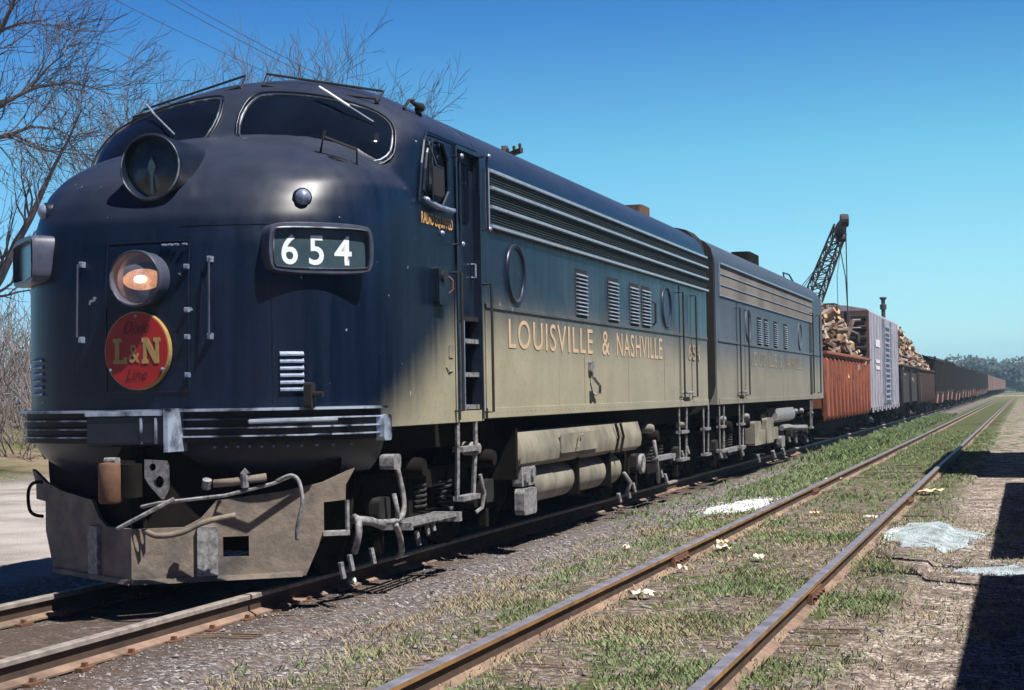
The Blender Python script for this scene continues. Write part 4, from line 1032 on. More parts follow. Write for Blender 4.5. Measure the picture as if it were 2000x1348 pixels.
MB().tube([V(.95, 12.2, 4.04), V(.90, 12.4, 4.18), V(.90, 13.4, 4.20), V(.95, 13.8, 4.04)], .02, 6).build('roof_pipe', M_['navy'], locoB)
q = MB(); q.bev(-1.36, 1.36, -.36, -.06, 1.05, 4.02, .3, 'y'); q.bev(-1.50, 1.50, -.055, -.003, 1.23, 3.9, .3, 'y'); q.build('end_diaphragm', M_['black'], locoB)  # black plates across the booster front stand for the shaded gap
MB().bev(-.45, .45, 14.6, 14.85, 1.2, 3.6, .1, 'y').build('end_diaphragm', M_['black'], locoB)
for rt, y in ((locoA, 14.9), (locoB, 14.9)):
    MB().bev(-.12, .12, y-.4, y+.3, .78, 1.0, .03).build('coupler', M_['soot'], rt)

# ================================================================== FREIGHT CARS
def freight_truck(root, yc, s_only=False):
    t = MB()
    for s in (-1, 1):
        t.bev(*sorted((s*.98, s*1.12)), yc-1.05, yc+1.05, .42, .56, .03); t.bev(*sorted((s*.98, s*1.14)), yc-.35, yc+.35, .25, .66, .04)
    t.box(-1.0, 1.0, yc-.15, yc+.15, .40, .58)
    o = t.build('truck_frame', M_['soot'], root)
    for s in (-1, 1):
        for dy in (-.84, .84):
            MB().lathe([(0, .05), (.3, .02), (.34, .05), (.42, .05), (.44, -.04), (0, -.04)], Matrix.Translation((s*.76, yc+dy, .42)) @ Matrix.Rotation(s*math.pi/2, 4, 'Y'), 20).build('wheel', M_['soot'], o, True, 40)
def gondola(y0, L, m, label, zt=2.40, zb=.66, ribs=13, cut=None, split=None, m2=None):
    g = empty('gondola_car', (0, y0, 0), label, 'freight car', 'gondolas loaded with pulpwood')
    b = MB(); b.box(-1.42, 1.42, .15, L-.15, zb+.35, zb+.45)
    for s in (-1, 1): b.box(*sorted((s*1.40, s*1.43)), .1, L-.1, zb+.12, zt)
    b.box(-1.40, 1.40, .1, .14, zb+.3, zt); b.box(-1.40, 1.40, L-.14, L-.1, zb+.3, zt)
    b.build('gondola_body', m, g)
    for s in (-1, 1):
        rb = MB()
        for k in range(ribs):
            if ribs < 5 and k: rb.build('side_stake', m, g); rb = MB()
            y = .35+k*(L-.7)/(ribs-1)
            # tapered pressed stake, bottom curled in
            w1 = .5 if (k == 0) else .17
            rb.add([V(s*1.43, y-w1/2-.05, zt-.10), V(s*1.43, y+w1/2+.05, zt-.10), V(s*1.54, y+w1/2, zt-.22), V(s*1.54, y-w1/2, zt-.22), V(s*1.54, y-w1/2, zb+.1), V(s*1.54, y+w1/2, zb+.1), V(s*1.43, y+w1/2, zb-.02), V(s*1.43, y-w1/2, zb-.02)],
                   [(0, 1, 2, 3), (3, 2, 5, 4), (4, 5, 6, 7), (0, 3, 4, 7), (1, 6, 5, 2)])
        rb.build('side_stake', m if not (m2 and s > 0) else m2, g)
        MB().bev(*sorted((s*1.40, s*1.56)), .05, L-.05, zt-.08, zt, .02, 'y').build('top_chord', m, g)
    freight_truck(g, 1.9); freight_truck(g, L-1.9)
    MB().box(-.12, .12, -.45, L+.45, .78, .98).build('draft_gear', M_['soot'], g)
    MB().box(-1.1, 1.1, 2.8, L-2.8, .35, 1.0).build('centre_sill', M_['soot'], g)
    return g
def logs(y0, y1, zb, prof, label, n, seed, xr=1.3):
    """tumbled pulpwood: one object per load, hundreds of bolts"""
    rr = random.Random(seed); bark = MB(); ends = MB()
    o = empty('pulpwood_load', (0, y0, zb), label, 'log load', 'pulpwood loads')
    cnt = 0
    while cnt < n:
        y = rr.uniform(0, y1-y0); top = np.interp(y, prof[0], prof[1]); x = rr.uniform(-xr, xr)
        top *= math.sqrt(max(0, 1-(x/1.75)**2)); z = rr.uniform(-.1, max(top, .05))
        if rr.random() < .35: z = top-rr.uniform(0, .25)
        L = rr.uniform(.8, 1.5)/2; r_ = rr.uniform(.04, .115)
        th = rr.choice((rr.gauss(math.pi/2, .25), rr.gauss(0, .35), rr.gauss(0, .3), rr.uniform(0, math.pi))); el = rr.gauss(0, .28 if rr.random() < .7 else .9)
        d = V(math.cos(th)*math.cos(el), math.sin(th)*math.cos(el), math.sin(el))
        c = V(x, y, z)
        a, b = c-d*L, c+d*L
        if max(abs(a.x), abs(b.x)) > 1.5: continue
        n_ = 8; off = len(bark.v)
        bark.tube([a, c+V(rr.uniform(-.02, .02), 0, rr.uniform(-.02, .02)), b], [r_, r_*.95, r_*.9], n_, False)
        for e, rad, sg in ((a, r_, -1), (b, r_*.9, 1)):
            q = d.orthogonal().normalized(); w_ = d.cross(q); p = e+d*sg*.002
            ends.add([p+(q*math.cos(2*math.pi*k/n_)+w_*math.sin(2*math.pi*k/n_))*rad for k in range(n_)], [tuple(range(n_))])
        cnt += 1
    b_o = bark.build('log_bark', M_['bark'], o); b_o['kind'] = 'stuff'
    e_o = ends.build('log_ends', M_['wood_end'], o); e_o['kind'] = 'stuff'
    return o
gondola(30.5, 12.3, M_['gond_red'], 'rust red gondola with pressed ribs, coupled right behind the second locomotive')
logs(30.9, 42.2, 1.6, ([0, 3, 6, 8, 9.4, 11.3], [1.75, 2.1, 2.0, 1.75, 1.25, .95]), 'tumbled cut logs heaped high in the rust red gondola', 1100, 5)
# silver boxcar
L = 12.4
bc = empty('boxcar', (0, 43.6, 0), 'pale silver lilac boxcar with dark end between the two log loads', 'freight car')
P = [(1.46, .82), (1.46, 3.95), (1.38, 4.03), (.7, 4.16), (0, 4.22), (-.7, 4.16), (-1.38, 4.03), (-1.46, 3.95), (-1.46, .82)]
mb = MB(); m_n = len(P)
for y in (0, L): mb.v += [(a, y, b) for a, b in P]
mb.f = [(i, i+1, m_n+i+1, m_n+i) for i in range(m_n-1)]+[tuple(range(m_n)), tuple(range(m_n, 2*m_n))]
mb.build('boxcar_body', M_['lav'], bc)
mb = MB(); mb.box(-1.44, 1.44, -.03, -.005, .9, 3.98); eo_ = mb.build('corrugated_end', M_['car_brown'], bc)  # silver car's end coloured brown and black to stand for its shade
mb = MB()
for k in range(9): mb.bev(-1.38, 1.38, -.12, -.02, .95+k*.34, 1.12+k*.34, .05, 'x')
mb.build('end_corrugation', M_['car_black'], eo_)
mb = MB(); mb.bev(-1.2, 1.2, -.17, -.1, 3.62, 3.70, .03, 'x'); mb.bev(-1.2, 1.2, -.17, -.1, 3.38, 3.44, .03, 'x'); mb.build('end_ladder_rung', M_['lav'], bc)
mb = MB(); mb.box(1.462, 1.50, 4.9, 8.6, .9, 3.9); dd = mb.build('sliding_door', M_['lav'], bc)
mb = MB()
for k in range(8): mb.bev(1.50, 1.56, 5.15, 7.6, 1.0+k*.37, 1.07+k*.37, .02, 'y')
for y in (5.0, 7.9): mb.box(1.50, 1.545, y, y+.25, .92, 3.88)
mb.build('door_ribs', M_['bright'], dd)
mb = MB()
for k in range(7): mb.box(1.501, 1.503, 5.3, 7.5, 1.09+k*.37, 1.20+k*.37)
mb.build('door_shadow_gap', M_['gond_dark'], dd)
for y in (.5, 1.6, 2.7, 3.8, 9.4, 10.6, 11.7): MB().box(1.461, 1.475, y, y+.05, .85, 3.93).build('side_seam', M_['lav'], bc)
mb = MB(); mb.box(1.477, 1.480, 2.0, 3.7, 2.85, 3.1); mb.box(1.477, 1.480, 2.0, 3.6, 2.3, 2.42); mb.box(1.477, 1.480, 2.0, 3.6, 2.08, 2.2); mb.build('stencilled_marks', M_['lavlt'], bc)
mb = MB()
for k in range(14): mb.box(1.462, 1.485, .3+k*.88, .3+k*.88+.5, .66+(k % 2)*.06, .84)
mb.build('side_sill', M_['lav'], bc)
freight_truck(bc, 1.9); freight_truck(bc, L-1.9)
MB().box(-.12, .12, -.45, L+.45, .78, .98).build('draft_gear', M_['soot'], bc)
MB().box(-.35, .35, .2, L-.2, 4.235, 4.26).build('running_board', M_['soot'], bc)
MB().box(-1.2, 1.2, .1, L-.1, .6, .80).build('centre_sill', M_['soot'], bc)
gondola(57.2, 11.0, M_['car_black'], 'dark plain sided gondola just behind the silver boxcar', 2.40, .72, 3)
gondola(69.0, 12.6, M_['gond_dark'], 'reddish brown ribbed gondola following the dark plain gondola', 2.35, .72, 14)
logs(57.6, 67.8, 1.6, ([0, 3, 6, 10], [2.2, 2.5, 2.1, 1.9]), 'pale split logs piled over the dark plain gondola', 800, 9)
logs(69.4, 81.2, 1.6, ([0, 3, 6, 11], [1.9, 1.7, 1.4, 1.1]), 'lower pile of logs on the reddish brown ribbed gondola', 380, 19)
# hoppers
def hopper(y0, L, label):
    h = empty('hopper_car', (0, y0, 0), label, 'freight car', 'dark open hoppers')
    b = MB()
    b.box(-1.42, 1.42, .5, L-.5, 1.25, 2.9)
    b.build('hopper_body', M_['car_black'], h)
    rb = MB()
    for k in range(9): rb.box(1.42, 1.53, .2+k*(L-.55)/8, .40+k*(L-.55)/8, 1.2, 3.02+(.16 if k in (0, 8) else .05*(k % 2)))
    rb.box(1.40, 1.53, .1, L-.1, 2.98, 3.10); rb.box(1.40, 1.50, .1, L-.1, 1.14, 1.22)
    rb.build('side_stake', M_['car_black'], h)
    coal = MB(); nn = 12
    for i in range(nn):
        y = .5+i*(L-1)/(nn-1); coal.v += [(x, y, 3.0+(.28*(1-(x/1.4)**2))*(1+.5*math.sin(i*2.1+y0))) for x in np.linspace(-1.4, 1.4, 7)]
    for i in range(nn-1): coal.f += [(i*7+k, i*7+k+1, (i+1)*7+k+1, (i+1)*7+k) for k in range(6)]
    coal.build('coal_load', M_['car_black'], h)
    for y in (3.4, L-3.0):
        ob = MB(); ob.add([V(sx*(1.46 if top else 1.40), y+sy*(.95 if top else .7), 1.12 if top else .55) for top in (1, 0) for sx, sy in ((-1, -1), (1, -1), (1, 1), (-1, 1))], [(0, 1, 2, 3), (4, 5, 6, 7), (0, 1, 5, 4), (1, 2, 6, 5), (2, 3, 7, 6), (3, 0, 4, 7)])
        ob.build('hopper_outlet', M_['pink'], h)
    freight_truck(h, 1.2); freight_truck(h, L-1.2)
    return h
ordw = ['first', 'second', 'third', 'fourth', 'fifth', 'sixth', 'seventh', 'eighth', 'ninth', 'tenth']
h0 = hopper(83.2, 12.4, 'dark open hopper car, first of the string behind the log gondolas')
for k in range(1, 10):
    c = copy_tree(h0); c.location = (0, 83.2+k*13.4, (0, .12, -.08, .05)[k % 4]*.6); c['label'] = 'dark open hopper car with pinkish outlets, %s of its string' % ordw[k]
def farbox(y0, m):
    h = empty('brown_boxcar', (0, y0, 0), 'faded brown boxcar in the far string past the dark hoppers', 'freight car', 'brown boxcars at the far end of the train')
    mb = MB(); q = [(1.46, .9), (1.46, 3.0), (0, 3.25), (-1.46, 3.0), (-1.46, .9)]
    for y in (0, 12.6): mb.v += [(a, y, b) for a, b in q]
    mb.f = [(i, (i+1) % 5, 5+(i+1) % 5, 5+i) for i in range(5)]+[(0, 1, 2, 3, 4), (5, 6, 7, 8, 9)]
    mb.build('boxcar_body', m, h)
    MB().box(1.462, 1.52, 5, 7.6, .95, 2.95).build('sliding_door', M_['pink'], h)
    freight_truck(h, 1.6); freight_truck(h, 11)
    return h
f0 = farbox(217.5, M_['car_brown']); f0['label'] = 'first faded brown boxcar of the far string, right behind the last hopper'
ordx = ordw+['eleventh', 'twelfth', 'thirteenth', 'fourteenth', 'fifteenth', 'sixteenth']
for k in range(1, 16):
    c = copy_tree(f0); c.location = (0, 217.5+k*13.6, 0); c['label'] = '%s faded brown boxcar of the far string, counted from the hoppers' % ordx[k]

# ================================================================== CRANE
T = V(1.0, 41, 6.72); Bs = V(-4.4, 64.6, 1.8)
crn = empty('log_loading_crane', (-4.4, 65, 0), 'dark lattice boom crane reaching over the train to load logs', 'crane')
o0 = V(-4.4, 65, 0)
d = (T-Bs).normalized(); sx_ = d.cross(V(0, 0, 1)).normalized(); uz = sx_.cross(d)
bm = MB(); nb_ = 24
def wd(t): return .62*min(1, .35+t*3) if t < .3 else .62*(1-.55*(t-.3)/.7)
cor = []
for i in range(nb_+1):
    t = i/nb_*.955; c = Bs+(T-Bs)*t-o0; w_ = wd(t)/1.75
    cor.append([c+sx_*a*w_+uz*b*w_ for a, b in ((-1, -1), (1, -1), (1, 1), (-1, 1))])
for k in range(4):
    bm.tube([c[k] for c in cor], .035, 5)
for i in range(nb_):
    for k in range(4):
        bm.tube([cor[i][k], cor[i+1][(k+1) % 4]] if i % 2 else [cor[i][(k+1) % 4], cor[i+1][k]], .022, 4)
        bm.tube([cor[i][k], cor[i][(k+1) % 4]], .022, 4)
bm.build('lattice_boom', M_['crane'], crn)
hd = MB(); c = Bs+(T-Bs)*.955-o0; e = T-o0
hd.tube([c-d*.2, c+d*.5, e-d*.2, e+uz*.05], [.20, .16, .12, .14], 6); hd.cyl(e-sx_*.12+V(0, 0, -.05), e+sx_*.12+V(0, 0, -.05), .20, 14)
hd.cyl(c-sx_*.14-uz*.3, c+sx_*.14-uz*.3, .12, 10); hd.build('boom_head', M_['crane'], crn)
cb = MB()
tip = e+V(.05, -.1, -.2)
cb.tube([c-uz*.3+V(.1, -1.2, -.4), V(tip.x-.05, tip.y+.1, 4.9), V(tip.x, tip.y, 3.9)], .02, 4); cb.tube([c-uz*.6, V(tip.x-.32, tip.y+.2, 5.0), V(tip.x-.3, tip.y+.1, 3.2)], .014, 4)
cb.tube([tip, V(tip.x, tip.y, 3.6)], .022, 4)
cb.build('hoist_cable', M_['crane'], crn)
gy = MB()
for k in (-.25, .0, .3): gy.tube([e-d*2.5+sx_*k*.3, V(k*1.5-.6, 1.5, 4.2)], .014, 4)
gy.build('guy_line', M_['crane'], crn)
gr = MB(); gc = V(tip.x, tip.y-.2, 3.2)
gr.cyl(gc+V(0, 0, .15), gc+V(0, 0, .62), .10, 8); gr.bev(gc.x-.12, gc.x+.12, gc.y-.15, gc.y+.15, gc.z+.0, gc.z+.25, .04)
for s in (-1, 1):
    for k in (-.12, .12): gr.tube([gc+V(0, k, .05), gc+V(s*.30, k, -.10), gc+V(s*.32, k, -.32), gc+V(s*.08, k, -.55)], [.07, .08, .06, .03], 6)
gr.build('log_grapple', M_['crane'], crn)
cbm = MB(); cbm.bev(-1.3, 1.3, -1.0, 3.2, .95, 3.1, .15, 'y'); cbm.bev(-1.3, -.2, -1.6, .2, 1.0, 3.0, .1, 'z'); cbm.tube([V(-.6, 1.5, 3.1), V(-.6, 1.5, 4.2)], .08, 6); cbm.tube([V(.3, 1.5, 3.1), V(-.2, 1.5, 4.2)], .06, 6); cbm.build('crane_house', M_['gond_dark'], crn)
for s in (-1, 1): MB().bev(*sorted((s*.8, s*1.45)), -2.0, 3.2, -.15, .75, .35).build('crawler_track', M_['soot'], crn)
# steel stack standing beyond the train
st = MB(); st.lathe([(.18, -.3), (.15, 7.4), (.15, 7.45), (.25, 7.5), (.25, 7.85), (.15, 7.9), (.15, 8.2), (.27, 8.3), (.27, 8.42), (0, 8.42)], Matrix.Translation((0, 0, 0)), 16)
o = st.build('steel_stack', M_['crane'], None, True, 40); o.location = (-4.0, 118, 0); tag(o, 'thin dark steel chimney stack standing up beyond the silver boxcar roof', 'chimney')

# telegraph poles and wires on the far side
def pole(x, y, h, label, arms=True):
    p = empty('telegraph_pole', (x, y, 0), label, 'telegraph pole')
    MB().tube([V(0, 0, -.4), V(.05, 0, h*.5), V(0, 0, h)], [.17, .14, .10], 10).build('pole_shaft', M_['crossarm'], p, True)
    a = MB(); Mx = Matrix.Translation((.0, 0, h-.35)) @ Matrix.Rotation(R(-35), 4, 'Z') @ Matrix.Rotation(R(-6), 4, 'Y')
    a.box(-.95, .95, -.16, -.05, -.07, .07, Mx); ar = a.build('crossarm', M_['crossarm'], p)
    for k in (-.85, -.5, .3, .6, .88):
        MB().lathe([(.02, .06), (.045, .10), (.05, .2), (0, .23)], Mx @ Matrix.Translation((k, -.1, 0)), 8).build('insulator', M_['crossarm'], ar)
    return p
pole(-8.2, 35.2, 8.75, 'dark telegraph pole whose crossarm shows above the locomotive roof')
wr = empty('telegraph_wires', (-9, 0, 8), 'thin telegraph wires crossing the sky at upper left', 'wire')
for k, (x0, z0, x1, z1) in enumerate(((-8.7, 10.2, -8.4, 8.5), (-8.2, 9.6, -8.0, 8.3), (-9.1, 9.5, -8.7, 8.45))):
    pts = []
    for t in np.linspace(0, 1, 24): pts.append(V(x0+(x1-x0)*t+9, 2+t*33.2, z0+(z1-z0)*t-1.0*4*t*(1-t)*.6-8))
    MB().tube(pts, .006, 4).build('wire', M_['crossarm'], wr)

# ================================================================== TREES
def grow(mb, p, d, L, r, depth, rr, spread=.5, up=.12, minr=.004, kink=.16):
    n = 4 if depth > 1 else 3; pts = [p]; rs = [r]; q = p.copy(); dd = d.copy(); kids = []
    for i in range(n):
        dd = (dd+V(rr.gauss(0, kink), rr.gauss(0, kink), rr.gauss(0, kink)+up*.35)).normalized()
        q = q+dd*L/n; pts.append(q.copy()); rs.append(max(minr, r*(1-.5*(i+1)/n)))
        if depth > 0:
            for _ in range(rr.choice((0, 1, 1, 1))):
                ax = dd.orthogonal().normalized(); ax.rotate(Matrix.Rotation(rr.uniform(0, 2*math.pi), 3, dd))
                nd = (dd+ax*rr.uniform(spread*.7, spread*1.6)).normalized(); kids.append((q.copy(), nd, i))
    mb.tube(pts, rs, 6 if r > .05 else (4 if r > .015 else 3), False)
    for (kp, kd, i) in kids: grow(mb, kp, kd, L*rr.uniform(.5, .72), max(minr, rs[i+1]*rr.uniform(.45, .7)), depth-1, rr, spread, up, minr, kink)
    if depth > 0: grow(mb, q, dd, L*.68, rs[-1]*.85, depth-1, rr, spread, up, minr, kink)
def bare_tree(x, y, h, label, seed, r=.16, fork=.45, depth=4, spread=.55, group='bare trees behind the train', nl=6, minr=.0055):
    rr = random.Random(seed); t = empty('bare_tree', (x, y, 0), label, 'tree', group)
    tk = MB(); fz = h*fork; pts = [V(0, 0, -.5)]
    for i in range(1, 5): pts.append(V(rr.gauss(0, .08)*i, rr.gauss(0, .08)*i, fz*i/4))
    tk.tube(pts, [r*1.2, r, r*.9, r*.8, r*.7], 9); tk.build('trunk', M_['trunkbark'], t, True)
    cr_ = MB()
    for k in range(nl):
        a = 2*math.pi*k/nl+rr.uniform(-.3, .3); dd = V(math.cos(a)*.55, math.sin(a)*.55, 1).normalized()
        grow(cr_, pts[-1]-V(0, 0, rr.uniform(0, fz*.25)), dd, (h-fz)*.48, r*.28, depth, rr, spread, .14, minr)
    cr_.build('crown', M_['twig'], t)
    return t
bare_tree(-17.8, 30, 10.6, 'bare tree whose low twigs show just above the left of the cab roof', 21, .15)
bare_tree(-15.0, 30, 11.2, 'bare tree with upright twigs above the middle of the cab roof', 22, .16)
bare_tree(-12.2, 30, 11.2, 'bare spreading tree above the right of the cab roof', 23, .16)
bare_tree(-13.4, 32, 10.4, 'thin bare treetop between the middle and right trees over the cab', 31, .14)
# big tree on the left edge with traced limbs
lt_ = empty('bare_tree', (-14.6, 18, 0), 'large bare tree with long dark limbs at the left edge of the picture', 'tree', 'bare trees behind the train')
def L3(P): return [V(a+14.6, rnd, c) for a, rnd, c in P]
limbs = {
 'A': ([(-14.6, 0, 6.2), (-13.94, -.1, 7.34), (-13.57, 0, 7.52), (-12.85, .1, 7.84), (-12.02, .2, 7.91), (-11.55, .2, 7.77), (-11.14, .3, 7.59)], [.11, .06, .05, .035, .022, .014, .008]),
 'A2': ([(-12.85, 0, 7.84), (-12.43, 0, 8.22), (-12.13, 0, 8.41), (-11.9, .2, 8.9)], [.03, .02, .014, .008]),
 'B': ([(-14.8, 0, 2.2), (-13.97, 0, 3.51), (-13.61, 0, 3.97), (-13.18, 0, 4.73), (-12.87, 0, 5.19), (-12.39, 0, 6.09), (-11.97, 0, 6.74), (-11.67, 0, 7.32)], [.13, .10, .09, .075, .065, .04, .025, .012]),
 'C': ([(-14.6, 0, 6.1), (-13.94, 0, 6.78), (-13.58, 0, 6.86), (-13.28, 0, 6.91), (-12.86, 0, 7.03), (-12.26, 0, 6.95), (-11.8, 0, 6.7)], [.09, .06, .05, .045, .03, .018, .01]),
 'C2': ([(-13.28, 0, 6.91), (-12.86, 0, 6.69), (-12.5, 0, 6.52), (-11.8, 0, 6.42), (-11.33, 0, 6.34)], [.035, .028, .022, .014, .008]),
 'D': ([(-14.6, 0, 6.5), (-13.93, 0, 8.55), (-13.56, 0, 9.05), (-13.31, 0, 9.45), (-13.13, 0, 9.85), (-12.9, 0, 10.6)], [.12, .06, .05, .04, .03, .02]),
 'E': ([(-13.56, 0, 9.05), (-13.08, 0, 9.16), (-12.6, 0, 9.18), (-12.2, 0, 9.0)], [.03, .022, .014, .008])}
rr = random.Random(41); lm = MB()
for k, (P, rs) in limbs.items():
    pts = L3(P); lm.tube(pts, rs, 7, False)
    for i in range(1, len(pts)):
        dd = (pts[i]-pts[i-1]).normalized()
        for _ in range(4):
            ax = dd.orthogonal().normalized(); ax.rotate(Matrix.Rotation(rr.uniform(0, 6.28), 3, dd))
            t = rr.random(); p = pts[i-1]*(1-t)+pts[i]*t
            grow(lm, p, (dd+ax*rr.uniform(.6, 1.3)).normalized(), rr.uniform(.6, 1.15), max(.010, rs[i]*.42), 2, rr, .6, .1, .0055)
lm.build('crown', M_['twig'], lt_)
MB().tube([V(-.2, 0, -.5), V(-.15, 0, 2.2), V(0, 0, 4.2), V(0, 0, 6.6)], [.26, .22, .17, .12], 10).build('trunk', M_['trunkbark'], lt_, True)
# thicket behind the dusty road
def thicket(name, cx_, cy_, wx, wy, h, n, label, seed, m):
    rr = random.Random(seed); mb = MB()
    for _ in range(n):
        p = V(rr.uniform(-wx, wx), rr.uniform(-wy, wy), -.3); grow(mb, p, V(rr.gauss(0, .2), rr.gauss(0, .2), 1).normalized(), h*rr.uniform(.35, .6), rr.uniform(.014, .035), 2, rr, .55, .2, .010, .15)
    o = mb.build(name, m, None); o.location = (cx_, cy_, 0); tag(o, label, 'thicket', kind='stuff'); return o
brushm = pm('grey_brush', (.20, .17, .18), (.13, .11, .10), .95, scale=1)
thicket('brush_thicket', -25, 34, 9, 5, 5.2, 300, 'grey leafless brush behind the dusty road left of the nose', 3, brushm)
thicket('brush_thicket', -17.5, 24, 2.6, 2.5, 3.4, 70, 'nearer tangle of bare brush against the nose of the locomotive', 4, brushm)
thicket('brush_thicket', -40, 58, 20, 8, 6, 260, 'far grey brush low on the left horizon', 6, brushm)

# distant leafy trees at the right horizon
def leafy(x, y, h, w_, label, seed, mat_):
    rr = random.Random(seed); t = empty('distant_tree', (x, y, 0), label, 'tree', 'hazy trees beyond the end of the train')
    MB().tube([V(0, 0, -.5), V(0, 0, h*.4), V(.2, 0, h*.7)], [.5, .4, .2], 8).build('trunk', M_['trunkbark'], t)
    mb = MB(); cl = [(rr.gauss(0, w_*.32), rr.gauss(0, w_*.3), h*rr.uniform(.35, .88), rr.uniform(.14, .3)*w_) for _ in range(16)]
    for _ in range(2600):
        c = rr.choice(cl); v = V(rr.gauss(0, 1), rr.gauss(0, 1), rr.gauss(0, 1)).normalized()*c[3]*rr.uniform(.6, 1.1)
        p = V(c[0], c[1], c[2])+V(v.x, v.y, v.z*.7); a = V(rr.gauss(0, 1), rr.gauss(0, 1), rr.gauss(0, 1)).normalized()*.42; b = a.orthogonal().normalized()*.35
        mb.add([p-a, p+b, p+a, p-b], [(0, 1, 2, 3)])
    mb.build('crown', mat_, t)
leafm = pm('hazy_spring_foliage', (.060, .090, .075), (.035, .055, .055), .9, scale=.4)  # blue of the distance haze mixed into the leaf colour
for i, (x, y, h, w_, lb) in enumerate(((-7, 440, 6.5, 12, 'lowest hazy tree just above the far boxcars'), (-3, 420, 9.2, 12, 'tallest hazy tree beyond the end of the train'), (0.5, 430, 8.2, 10, 'rounded hazy tree right of the tallest one'),
        (5, 470, 5.5, 12, 'low hazy tree where the rails meet the horizon'), (9.5, 450, 5.8, 10, 'hazy tree at the right edge of the horizon'), (-14, 460, 6, 12, 'hazy tree mostly hidden behind the far hoppers'))):
    leafy(x, y, h*.92, w_, lb, 50+i, leafm)
hd_ = MB(); nH = 60
for i in range(nH):
    x = -260+i*9; hd_.v += [(x, 560, -1), (x, 560, 3.4+noise.noise(V(i*.4, 0, 0))*2.2), (x, 575, -1)]
for i in range(nH-1): hd_.f += [(i*3, i*3+3, i*3+4, i*3+1), (i*3+1, i*3+4, i*3+5, i*3+2)]
o = hd_.build('far_wood', leafm); tag(o, 'dark green wood closing off the far end of the line', 'wood', kind='stuff')

# ================================================================== GROUND COVER
def scatter_grass(name, n, region, seed, m, hmin, hmax, label, dens):
    rr = random.Random(seed); mb = MB(); tries = 0; cnt = 0
    while cnt < n and tries < n*12:
        tries += 1; x, y = region(rr)
        if rr.random() > dens(x, y): continue
        z = gz(x, y)-.01; k = rr.randint(3, 6)
        for _ in range(k):
            a = rr.uniform(0, 6.28); h = rr.uniform(hmin, hmax); w_ = rr.uniform(.0025, .005)*(1+min(25, max(0, y))*.05); l = rr.uniform(.2, .9)*h
            px, py = x+rr.gauss(0, .02), y+rr.gauss(0, .02); c_, s_ = math.cos(a), math.sin(a)
            mb.add([(px-s_*w_, py+c_*w_, z), (px+s_*w_, py-c_*w_, z), (px+c_*l*.4+s_*w_*.6, py+s_*l*.4-c_*w_*.6, z+h*.65), (px+c_*l, py+s_*l, z+h)], [(0, 1, 2, 3)])
        cnt += 1
    o = mb.build(name, m, None); tag(o, label, 'grass', kind='stuff'); return o
def dens_right(x, y):
    n = noise.noise(V(x*1.1, y*.8, 5))*.5+.5
    b = 1.0 if 3.3 < x < 4.6 else (.75 if 2.2 < x < 3.1 else (.8 if 4.75 < x < 5.3 else .12))
    b *= .55 if x < 2.6 and y < 3 else 1
    return max(0, (n-.47)*3.0)*b
M_['grass'] = pm('spring_grass', (.24, .33, .15), (.12, .17, .065), .8, scale=2)
M_['drygrass'] = pm('dry_grass', (.46, .40, .27), (.30, .25, .17), .9, scale=2)
near = lambda rr: (rr.uniform(1.6, 6.4), -6+16*rr.random()**1.3)
scatter_grass('grass', 6500, near, 1, M_['grass'], .015, .065, 'short green grass growing round the siding rails', dens_right)
scatter_grass('dry_grass', 9000, near, 2, M_['drygrass'], .02, .06, 'dry straw coloured grass between the siding rails', lambda x, y: max(.05, dens_right(x+.3, y+7)*.9))
mid_ = lambda rr: (rr.uniform(1.2, 5.4), 8+42*rr.random())
scatter_grass('grass', 8000, mid_, 3, M_['grass'], .03, .08, 'green grass further along between the train and the siding', lambda x, y: .9 if (1.7 < x < 2.9 and y > 14) else .45*max(0, noise.noise(V(x, y*.5, 8))+.5))
scatter_grass('weeds', 5000, lambda rr: (rr.gauss(1.9, .25), rr.uniform(26, 85)), 4, M_['grass'], .08, .22, 'taller weeds along the train beside the freight cars', lambda x, y: .3+.7*(noise.noise(V(0, y*.2, 2)) > 0))
# gravel stones
rr = random.Random(77); mb = MB()
for _ in range(22000):
    x = rr.uniform(.8, 2.7) if rr.random() < .45 else rr.uniform(2.4, 6.3); y = -5+18*rr.random()**1.5; s = rr.uniform(.004, .014)*(2.2 if rr.random() < .04 else 1); z = gz(x, y)+s*.3
    R3 = [V(rr.uniform(.6, 1), rr.uniform(-.3, .3), rr.uniform(-.2, .2)), V(rr.uniform(-.3, .3), rr.uniform(.6, 1), rr.uniform(-.2, .2)), V(rr.uniform(-.3, .3), rr.uniform(-.3, .3), rr.uniform(.5, .8))]
    P = [V(x, y, z)+k*s*sg for k in R3 for sg in (1, -1)]
    mb.add(P, [(0, 2, 4), (2, 1, 4), (1, 3, 4), (3, 0, 4), (2, 0, 5), (1, 2, 5), (3, 1, 5), (0, 3, 5)])
o = mb.build('gravel', pm('gravel_stone', (.36, .335, .345), (.07, .06, .066), .9, scale=14, contrast=(.3, .7))); tag(o, 'loose grey cinders and gravel beside the rails', 'gravel', kind='stuff')

